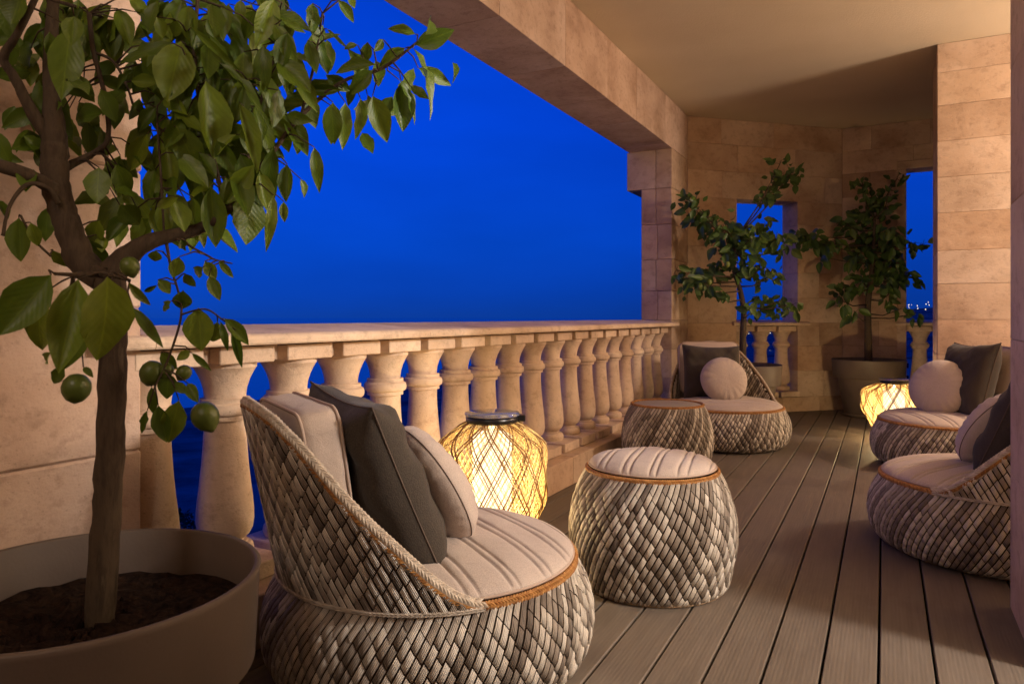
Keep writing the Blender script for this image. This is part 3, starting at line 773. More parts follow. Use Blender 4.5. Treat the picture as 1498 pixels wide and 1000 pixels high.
# ------------------------------------------------------------------ pillows
def place(o, parent_loc, rz, off, tilt, roll=0, yaw=0):
    """stand a pillow (modelled in its own XY plane, front = +Z) on a chair: facing the chair's +X, leaning back by tilt"""
    R_ = Matrix.Rotation(rz, 4, 'Z') @ Matrix.Translation(off) @ Matrix.Rotation(yaw, 4, 'Z') @ Matrix.Rotation(-tilt, 4, 'Y') @ Matrix(((0, 0, 1, 0), (1, 0, 0, 0), (0, 1, 0, 0), (0, 0, 0, 1))) @ Matrix.Rotation(roll, 4, 'Z')
    o.matrix_world = Matrix.Translation(parent_loc) @ R_
def square_pillow(w, h, t, m, seed):
    rn = random.Random(seed); n = 30; mb = MB(); ph = [rn.uniform(0, 6.28) for _ in range(8)]
    def pt(u, v, s):
        pin = .055
        x = w / 2 * u * (1 - pin * (1 - v * v) ** 1 * abs(u) ** 3); y = h / 2 * v * (1 - pin * (1 - u * u) * abs(v) ** 3)
        e = max(0, (1 - u ** 4)) ** .55 * max(0, (1 - v ** 4)) ** .55
        wr = .010 * math.sin(u * 5 + v * 3 + ph[0]) * math.sin(v * 6 - u * 2 + ph[1]) + .006 * math.sin(11 * u * v + ph[2]) + .004 * math.sin(17 * u + ph[3]) * math.sin(13 * v + ph[4])
        cr = .005 * math.sin(24 * math.atan2(v, u + .001) + ph[5]) * (abs(u * v)) ** 1.5
        sag = -.02 * h * (1 - u * u) if v > 0 else 0
        return (x, y + sag * max(0, v), s * (t / 2 * e * (1 + .08 * math.sin(2 * v + ph[6])) + (wr + cr) * min(1, e * 1.2)))
    g = [-1 + 2 * i / n for i in range(n + 1)]; g = [math.copysign(abs(q) ** .8, q) for q in g]
    fr = [[mb.vert(pt(u, v, 1)) for u in g] for v in g]
    bk = [[fr[j][i] if i in (0, n) or j in (0, n) else mb.vert(pt(u, v, -1)) for i, u in enumerate(g)] for j, v in enumerate(g)]
    mb.grid(fr); mb.grid(bk, flip=True)
    per = [pt(u, -1, 1) for u in g] + [pt(1, v, 1) for v in g[1:]] + [pt(u, 1, 1) for u in g[::-1][1:]] + [pt(-1, v, 1) for v in g[::-1][1:-1]]
    return mb, per
def round_pillow(R, t, seed):
    rn = random.Random(seed); n = 64; mb = MB(); ph = [rn.uniform(0, 6.28) for _ in range(8)]
    rings = [0, .2, .4, .55, .68, .78, .86, .92, .96, .985, 1]
    def pt(q, a, s):
        e = max(0, 1 - q ** 3.2) ** .62
        rr = R * q * (1 + .006 * math.sin(2 * a + ph[0]) + .005 * math.sin(5 * a + ph[1]))
        pk = .0065 * math.sin(22 * a + ph[2] + 2 * math.sin(3 * a)) * q ** 5 * (1 - q ** 12) * 2 + .006 * math.sin(3 * a + ph[3]) * q * q * (1 - q) * 3
        return (rr * math.cos(a), rr * math.sin(a), s * t / 2 * e + pk)
    A = [2 * PI * i / n for i in range(n)]
    fr = [[mb.vert(pt(q, a, 1)) for a in A] for q in rings[1:]]; c1 = mb.vert((0, 0, t / 2)); c0 = mb.vert((0, 0, -t / 2))
    bk = [[mb.vert(pt(q, a, -1)) for a in A] for q in rings[1:-1]] + [fr[-1]]
    mb.grid(fr, True, flip=True); mb.grid(bk, True)
    for i in range(n):
        j = (i + 1) % n; mb.face((c1, fr[0][i], fr[0][j])); mb.face((c0, bk[0][j], bk[0][i]))
    return mb, [pt(1, a, 1) for a in A]
def box_cushion(w, h, t, seed):
    """upholstered back cushion with a boxed side panel between two piped seams"""
    rn = random.Random(seed); ph = [rn.uniform(0, 6.28) for _ in range(8)]; n = 20; mb = MB()
    rad = .05
    def outline(k, m_=22):
        pts = []
        for cx, cy, a0 in ((w / 2 - rad, h / 2 - rad, 0), (-w / 2 + rad, h / 2 - rad, 90), (-w / 2 + rad, -h / 2 + rad, 180), (w / 2 - rad, -h / 2 + rad, 270)):
            for i in range(6):
                a = math.radians(a0 + 90 * i / 5); pts.append((cx + rad * math.cos(a), cy + rad * math.sin(a)))
        out = []
        for i, p in enumerate(pts):
            q = pts[(i + 1) % len(pts)]; m2 = 8 if (i % 6) == 5 else 1
            for e in range(m2): out.append((p[0] + (q[0] - p[0]) * e / m2, p[1] + (q[1] - p[1]) * e / m2))
        return out
    O = outline(0); K = len(O); rows = []
    for f_, zz in ((.02, t / 2 + .030), (.3, t / 2 + .027), (.6, t / 2 + .019), (.82, t / 2 + .011), (.94, t / 2 + .004), (1.0, t / 2)):
        rows.append([mb.vert((x * f_, y * f_, zz + .005 * math.sin(9 * x + ph[0]) * math.sin(11 * y + ph[1]) * (1 - f_ ** 6))) for x, y in O])
    for zz in (t * .25, 0, -t * .25):
        rows.append([mb.vert((x * (1 + .014 + .006 * math.sin(13 * i / K * 6.28 + ph[2])) + .004 * math.sin(31 * i / K * 6.28 + ph[3]), y * (1.014 + .006 * math.sin(17 * i / K * 6.28 + ph[4])), zz)) for i, (x, y) in enumerate(O)])
    for f_, zz in ((1.0, -t / 2), (.94, -t / 2 - .004), (.82, -t / 2 - .011), (.6, -t / 2 - .016), (.3, -t / 2 - .02), (.02, -t / 2 - .022)):
        rows.append([mb.vert((x * f_, y * f_, zz)) for x, y in O])
    mb.grid(rows, True, flip=True); mb.face(rows[0]); mb.face(rows[-1][::-1])
    return mb, [(x * 1.004, y * 1.004, t / 2) for x, y in O], [(x * 1.004, y * 1.004, -t / 2) for x, y in O]
def add_pillow(kind, label, group, loc, rz, off, tilt, roll=0, yaw=0, size=None, seed=1):
    if kind == 'square':
        mb, per = square_pillow(*(size or (.46, .46, .17)), 'charcoal', seed); o = mb.build('square_pillow', M['charcoal']); pm, pr = M['thread'], .0022
    else:
        mb, per = round_pillow(*(size or (.165, .15)), seed); o = mb.build('round_pillow', M['beige']); pm, pr = M['thread'], .0016
    m2 = MB(); tube(m2, per, pr, 5, True); m2.build('seam', pm, o)
    tag(o, label, 'pillow', group); place(o, loc, rz, off, tilt, roll, yaw); return o
def add_back(chair, off, tilt, size=(.44, .385, .085), seed=2, yaw=0):
    mb, p0, p1 = box_cushion(*size, seed); o = mb.build('back_cushion', M['beige_back'], chair)
    for p in (p0, p1):
        m2 = MB(); tube(m2, p, .0042, 6, True); m2.build('piping', M['piping'], o)
    o.matrix_parent_inverse = Matrix()
    o.matrix_local = Matrix.Translation(off) @ Matrix.Rotation(yaw, 4, 'Z') @ Matrix.Rotation(-tilt, 4, 'Y') @ Matrix(((0, 0, 1, 0), (1, 0, 0, 0), (0, 1, 0, 0), (0, 0, 0, 1)))
    return o

# chairs
rad = math.radians
CH = [((-1.097, 1.59, 0), rad(59), 'nearest woven lounge chair, beside the large potted tree in the foreground'),
      ((-1.045, 5.20, 0), rad(-64), 'woven lounge chair at the far end of the balustrade, behind the low woven side table'),
      ((.344, 3.325, 0), rad(140), 'woven lounge chair cropped by the wall pier at right, its seat in shade'),
      ((.31, 5.09, 0), rad(205), 'woven lounge chair in front of the broad stone column, beside the far lantern')]
proto = make_chair(); index_kids()
chairs = [proto] + [copy_tree(proto) for _ in CH[1:]]
for o, (loc, rz, lb) in zip(chairs, CH): o.location = loc; o.rotation_euler = (0, 0, rz); o['label'] = lb
BACKS = [((-.325, .045, .505), rad(8)), ((-.31, -.05, .52), rad(9)), ((-.30, -.04, .52), rad(12)), ((-.29, 0, .53), rad(12))]
for i, (o, (off, tl)) in enumerate(zip(chairs, BACKS)): add_back(o, off, tl, seed=30 + i)
GS, GR = 'charcoal square pillows', 'pale round pillows'
add_pillow('square', 'charcoal square pillow leaning in the nearest lounge chair', GS, CH[0][0], CH[0][1], (-.165, .0, .505), rad(24), rad(3), 0, (.47, .47, .18), 41)
add_pillow('round', 'pale round pillow in the nearest lounge chair, in front of its charcoal pillow', GR, CH[0][0], CH[0][1], (.005, .015, .455), rad(28), 1.0, 0, (.178, .14), 42)
add_pillow('square', 'charcoal square pillow on the far lounge chair behind the side table', GS, CH[1][0], CH[1][1], (-.13, -.07, .50), rad(18), rad(-2), 0, (.42, .42, .15), 43)
add_pillow('round', 'pale round pillow on the far lounge chair behind the side table', GR, CH[1][0], CH[1][1], (.05, -.03, .462), rad(20), 2.0, 0, (.165, .14), 44)
add_pillow('square', 'charcoal square pillow half hidden by the wall pier, on the cropped lounge chair', GS, CH[2][0], CH[2][1], (-.13, -.06, .505), rad(24), 0, 0, (.46, .46, .17), 45)
add_pillow('round', 'pale round pillow in shade on the cropped lounge chair at right', GR, CH[2][0], CH[2][1], (.02, -.05, .46), rad(30), .4, 0, (.17, .15), 46)
add_pillow('square', 'grey-brown square pillow on the chair against the broad stone column', GS, CH[3][0], CH[3][1], (-.10, .0, .525), rad(16), rad(2), 0, (.47, .47, .17), 47)
add_pillow('round', 'bright pale round pillow on the chair against the broad stone column', GR, CH[3][0], CH[3][1], (.05, -.02, .475), rad(18), 1.7, rad(42), (.175, .15), 48)

pouf('pouf', 'woven round pouf with a quilted cushion on top, in the middle of the deck', 'pouf', (-.734, 2.40, 0), 0, .285, .385, .245, .224, random.Random(5), 8)
pouf('side_table', 'low woven round side table with a flat dark top, beside the balustrade', 'side table', (-1.19, 4.20, 0), .4, .27, .385, .215, .212, random.Random(6), None)

# ------------------------------------------------------------------ lanterns
def lantern(label, loc, R, H, rz, seed, zsh, zlo, watt):
    rn = random.Random(seed); L_ = thing('lantern', label, 'lantern', loc, rz, 'glowing woven lanterns')
    prof = dense([(.088, H - .035), (R * .62, H - .052), (R * .90, zsh + .012), (R, zsh - .018), (R * 1.005, (zsh + zlo) / 2), (R, zlo + .015), (R * .9, zlo - .03), (R * .6, .05), (R * .5, .012)], 5)
    at, Ln = prof_fn(prof)
    def family(name, count, width, r, m, slope, pair, k=30, inset=0):
        mb = MB()
        for dr in (1, -1):
            for i in range(count):
                for pr in ((-.5, .5) if pair else (0,)):
                    a0 = 2 * PI * (i + rn.uniform(-.05, .05)) / count; jit = rn.uniform(-.02, .02)
                    pts = []
                    for q in range(k + 1):
                        s = Ln * q / k; rr, z, nr, nz = at(s)
                        a = a0 + dr * (slope + jit) * s / R + pr * width / R
                        o = inset + .0018 * math.sin(q * 1.3 + i) + (.0012 if dr > 0 else -.0012)
                        pts.append(((rr + o) * math.cos(a), (rr + o) * math.sin(a), z))
                    tube(mb, pts, r * rn.uniform(.85, 1.15), 4, caps=False)
        o = mb.build(name, M[m], L_); return o
    family('woven_shade', 14, .014, .0026, 'cane', .52, True)
    family('fine_mesh', 60, 0, .0013, 'cane_fine', .50, False, 26)
    family('inner_mesh', 46, 0, .0014, 'cane_fine', .62, False, 22, -.012)
    mb = MB(); lathe(mb, [(.001, .05), (.068, .05), (.072, .056), (.072, H - .085), (.068, H - .08), (.001, H - .08)], 32); mb.build('diffuser', M['glow'], L_)
    mb = MB(); lathe(mb, [(.001, .008), (R * .52, .008), (R * .53, .014), (R * .52, .02), (.001, .02)], 32); mb.build('foot_ring', M['black'], L_)
    mb = MB(); lathe(mb, [(.06, H - .062), (.09, H - .04), (.097, H - .034), (.098, H - .018), (.094, H - .015), (.001, H - .015)], 40); mb.build('cap', M['black'], L_)
    mb = MB(); lathe(mb, [(.001, H - .012), (.100, H - .012), (.1015, H - .010), (.1015, H - .004), (.1, H - .002), (.001, H - .002)], 40); mb.build('cap_disc', M['acrylic'], L_)
    box_obj('latch', (.085, -.02, H - .034), (.122, .02, H - .010), M['black'], L_, .003)
    lb = bpy.data.lights.new('lantern_bulb', 'POINT'); lb.energy = watt; lb.color = (1, .72, .36); lb.shadow_soft_size = .03
    bo = bpy.data.objects.new('lantern_bulb', lb); bo.location = (0, 0, H * .45); C.objects.link(bo); bo.parent = L_
    return L_
lantern('glowing woven lantern between the nearest lounge chair and the balustrade', (-1.30, 2.276, 0), .199, .56, .5, 1, .452, .225, 28)
lantern('glowing woven lantern beside the far chair, in front of the dark potted tree', (.013, 6.0, 0), .222, .452, 1.1, 2, .362, .215, 60)

# ------------------------------------------------------------------ potted citrus trees
def lathe_pot(name, parent, H, Rr, hc, rb, zs, saucer):
    mb = MB(); R2 = Rr * .965
    lathe(mb, [(.001, .012), (rb * .96, .012), (rb, .018), (Rr * .845, H - hc - .01), (Rr * .85, H - hc), (R2 - .004, H - hc + .001), (R2, H - hc + .006), (Rr - .002, H - .012), (Rr, H - .004), (Rr - .003, H), (Rr - .010, H), (Rr - .0135, H - .004), (Rr - .016, zs - .03)], 72)
    mb.build(name, M['pot'], parent)
    if saucer:
        mb = MB(); lathe(mb, [(.001, .002), (rb * 1.05, .002), (rb * 1.22, .03), (rb * 1.2, .032), (rb * 1.03, .010), (.001, .010)], 48); mb.build('saucer', M['pot'], parent)
    rn = random.Random(int(H * 1000)); mb = MB(); rows = []
    for k in range(1, 15):
        q = k / 14; rows.append([mb.vert(((Rr - .0155) * q * math.cos(2 * PI * i / 48), (Rr - .0155) * q * math.sin(2 * PI * i / 48), zs + (rn.uniform(-.008, .012) if k < 14 else rn.uniform(-.01, .004)))) for i in range(48)])
    mb.grid(rows, True, flip=True); mb.face(rows[0])
    for _ in range(70):
        a, q = rn.uniform(0, 6.28), rn.uniform(.1, .95) * (Rr - .03); s = rn.uniform(.004, .010); cx, cy = q * math.cos(a), q * math.sin(a)
        ids = [mb.vert((cx + dx * s * rn.uniform(.6, 1.3), cy + dy * s * rn.uniform(.6, 1.3), zs + .004 + dz * s)) for dx, dy, dz in ((1, 0, 0), (0, 1, 0), (-1, 0, 0), (0, -1, 0), (0, 0, 1.1))]
        for e in range(4): mb.face((ids[e], ids[(e + 1) % 4], ids[4]))
    mb.build('soil', M['soil'], parent, smooth=False)
def leaf_mesh(name, curl, fold, m, wav):
    """unit leaf: stalk at the origin, tip at +Y 1, width 1"""
    mb = MB(); prof = [(0, .0), (.05, .16), (.16, .62), (.32, .93), (.46, 1.0), (.62, .88), (.78, .60), (.90, .30), (1.0, .0)]; uv = []
    rows = []
    for t, w in prof:
        r = []
        for s in (-1, -.55, 0, .55, 1):
            x = s * .5 * w; z = curl * t * t * .22 + fold * abs(x) + wav * math.sin(t * 15 + (1 if s > 0 else 0)) * abs(s) * w * .03
            r.append(mb.vert((x, t, z))); uv.append((s * w, t))
        rows.append(r)
    mb.grid(rows)
    me = mb.mesh(name, m); ul = me.uv_layers.new(name='UVMap')
    for lp in me.loops: ul.data[lp.index].uv = uv[lp.vertex_index]
    return me
LM = [leaf_mesh('leaf', c, f_, M['leaf'], w) for c, f_, w in ((-.9, .28, 1), (-1.6, .14, 1.6), (.4, .36, .8), (-.4, .10, 2.0))]
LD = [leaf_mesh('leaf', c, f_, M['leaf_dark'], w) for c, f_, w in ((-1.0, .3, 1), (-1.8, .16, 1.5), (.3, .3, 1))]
def put_leaf(parent, base, tip, w, roll, meshes, rn):
    b, t_ = Vector(base), Vector(tip); y = t_ - b; L_ = y.length; y.normalize()
    view = Vector((.80, -.55, .12)) if parent.location.y < 2 else Vector((.2, -1, .1))           # blades turn broadside to the open side, as they do towards light
    z = view - y * view.dot(y); z = z.normalized() if z.length > .05 else y.orthogonal().normalized()
    z = Matrix.Rotation(roll, 3, y) @ z; x = y.cross(z)
    o = bpy.data.objects.new('leaf', rn.choice(meshes)); C.objects.link(o); o.parent = parent
    o.matrix_local = Matrix(((x.x * w, y.x * L_, z.x * L_, b.x), (x.y * w, y.y * L_, z.y * L_, b.y), (x.z * w, y.z * L_, z.z * L_, b.z), (0, 0, 0, 1)))
    return o
def fruit(parent, p, r, rn, squash=1.2):
    mb = MB(); lathe(mb, [(.02 * r, -1.28 * r), (.16 * r, -1.22 * r), (.34 * r, -1.08 * r), (.7 * r, -.78 * r), (.93 * r, -.35 * r), (r, .05 * r), (.92 * r, .5 * r), (.66 * r, .88 * r), (.3 * r, 1.08 * r), (.05 * r, 1.1 * r)], 20, True, True)
    return mb.build('lemon', M['lemon'], parent, loc=p)
# --- the large tree in the foreground
T1 = thing('potted_citrus_tree', 'large potted citrus tree with green fruit in the left foreground', 'potted tree', (-1.314, .78, 0), 0, 'potted citrus trees')
lathe_pot('pot', T1, .43, .311, .185, .235, .335, False)
O1 = Vector((-1.314, .78, 0))
BR = [
  [(-1.317,0.815,0.328,0.0309),(-1.31,0.819,0.476,0.0296),(-1.303,0.823,0.605,0.029),(-1.298,0.826,0.733,0.0283),(-1.295,0.827,0.862,0.0283),(-1.298,0.826,0.953,0.0309),(-1.306,0.821,0.998,0.0335)],
  [(-1.303,0.823,0.978,0.0309),(-1.344,0.801,1.01,0.0309),(-1.369,0.787,1.081,0.0283),(-1.385,0.779,1.133,0.0283),(-1.392,0.775,1.197,0.0283),(-1.392,0.775,1.249,0.0245),(-1.396,0.773,1.313,0.018),(-1.42,0.783,1.411,0.0144),(-1.454,0.81,1.574,0.0121)],
  [(-1.399,0.772,1.242,0.0168),(-1.4,0.737,1.292,0.0126),(-1.403,0.712,1.342,0.0099),(-1.411,0.697,1.375,0.0086),(-1.378,0.703,1.414,0.0073),(-1.343,0.711,1.465,0.0061),(-1.32,0.723,1.519,0.0048)],
  [(-1.381,0.781,1.139,0.018),(-1.372,0.74,1.157,0.015),(-1.389,0.709,1.172,0.0148),(-1.416,0.672,1.183,0.0145)],
  [(-1.355,0.761,1.118,0.0063),(-1.351,0.741,1.143,0.005),(-1.362,0.712,1.146,0.0049),(-1.367,0.686,1.106,0.0036),(-1.368,0.675,1.051,0.0036)],
  [(-1.303,0.823,0.985,0.0309),(-1.286,0.844,1.02,0.026),(-1.257,0.87,1.051,0.0183),(-1.235,0.905,1.067,0.0146),(-1.205,0.943,1.082,0.0135),(-1.174,0.983,1.119,0.0096),(-1.154,1.016,1.177,0.0069),(-1.12,1.057,1.251,0.0056),(-1.086,1.098,1.327,0.0057),(-1.024,1.154,1.405,0.0043),(-0.948,1.194,1.434,0.0043),(-0.884,1.228,1.488,0.0029)],
  [(-1.395,0.796,1.195,0.0105),(-1.383,0.848,1.234,0.0067),(-1.381,0.872,1.269,0.0055),(-1.386,0.869,1.346,0.0055),(-1.406,0.858,1.437,0.0055),(-1.415,0.854,1.515,0.0055)],
  [(-1.406,0.858,1.437,0.0041),(-1.382,0.883,1.423,0.0034),(-1.368,0.902,1.378,0.0028),(-1.365,0.915,1.339,0.0028)],
  [(-1.243,0.9,1.06,0.004),(-1.217,0.892,1.005,0.0029),(-1.194,0.892,0.953,0.0026),(-1.182,0.888,0.914,0.0026),(-1.184,0.875,0.863,0.0026),(-1.192,0.859,0.812,0.0025)],
  [(-1.182,0.888,0.914,0.0023),(-1.133,0.902,0.924,0.002),(-1.096,0.911,0.904,0.0018),(-1.075,0.922,0.886,0.0015)],
  [(-1.174,0.983,1.119,0.0055),(-1.23,0.987,1.277,0.0056),(-1.263,0.98,1.42,0.0056),(-1.274,0.997,1.583,0.0043)],
  [(-1.154,1.016,1.177,0.0042),(-1.155,1.038,1.307,0.0042),(-1.136,1.071,1.441,0.0043),(-1.138,1.092,1.578,0.0043)],
  [(-1.086,1.098,1.327,0.0036),(-1.077,1.125,1.434,0.0036),(-1.06,1.134,1.549,0.0029)],
  [(-1.246,0.899,1.06,0.0027),(-1.27,0.908,1.197,0.0027),(-1.294,0.918,1.296,0.0027)],
  [(-1.235,0.905,1.067,0.0027),(-1.159,0.923,1.029,0.0024),(-1.133,0.925,1.018,0.0019),(-1.097,0.933,1.01,0.0015)],
  [(-1.356,0.749,1.02,0.0025),(-1.362,0.723,1.049,0.0025),(-1.373,0.706,1.091,0.0024)],
  [(-1.273,0.793,0.986,0.0075),(-1.186,0.704,0.981,0.0057),(-1.115,0.651,0.975,0.0042),(-1.101,0.613,0.974,0.0031)],
  [(-1.273,0.793,0.986,0.0075),(-1.126,0.702,0.98,0.0044),(-1.049,0.664,0.973,0.0031),(-1.002,0.666,0.964,0.0025)],
  [(-1.362,0.689,1.491,0.0036),(-1.288,0.695,1.459,0.0035),(-1.216,0.711,1.433,0.0035)],
]
mb = MB()
for b_ in BR:
    sm = smooth_path(b_, 6); rn = random.Random(len(mb.v))
    tube(mb, [(x - O1.x + rn.uniform(-.06, .06) * r, y - O1.y + rn.uniform(-.06, .06) * r, z) for x, y, z, r in sm], [.86 * r * rn.uniform(.95, 1.05) for *_, r in sm], 12 if b_[0][3] > .012 else 7)
BP1 = [Vector(q[:3]) for b_ in BR[1:] for q in smooth_path(b_, 8)]
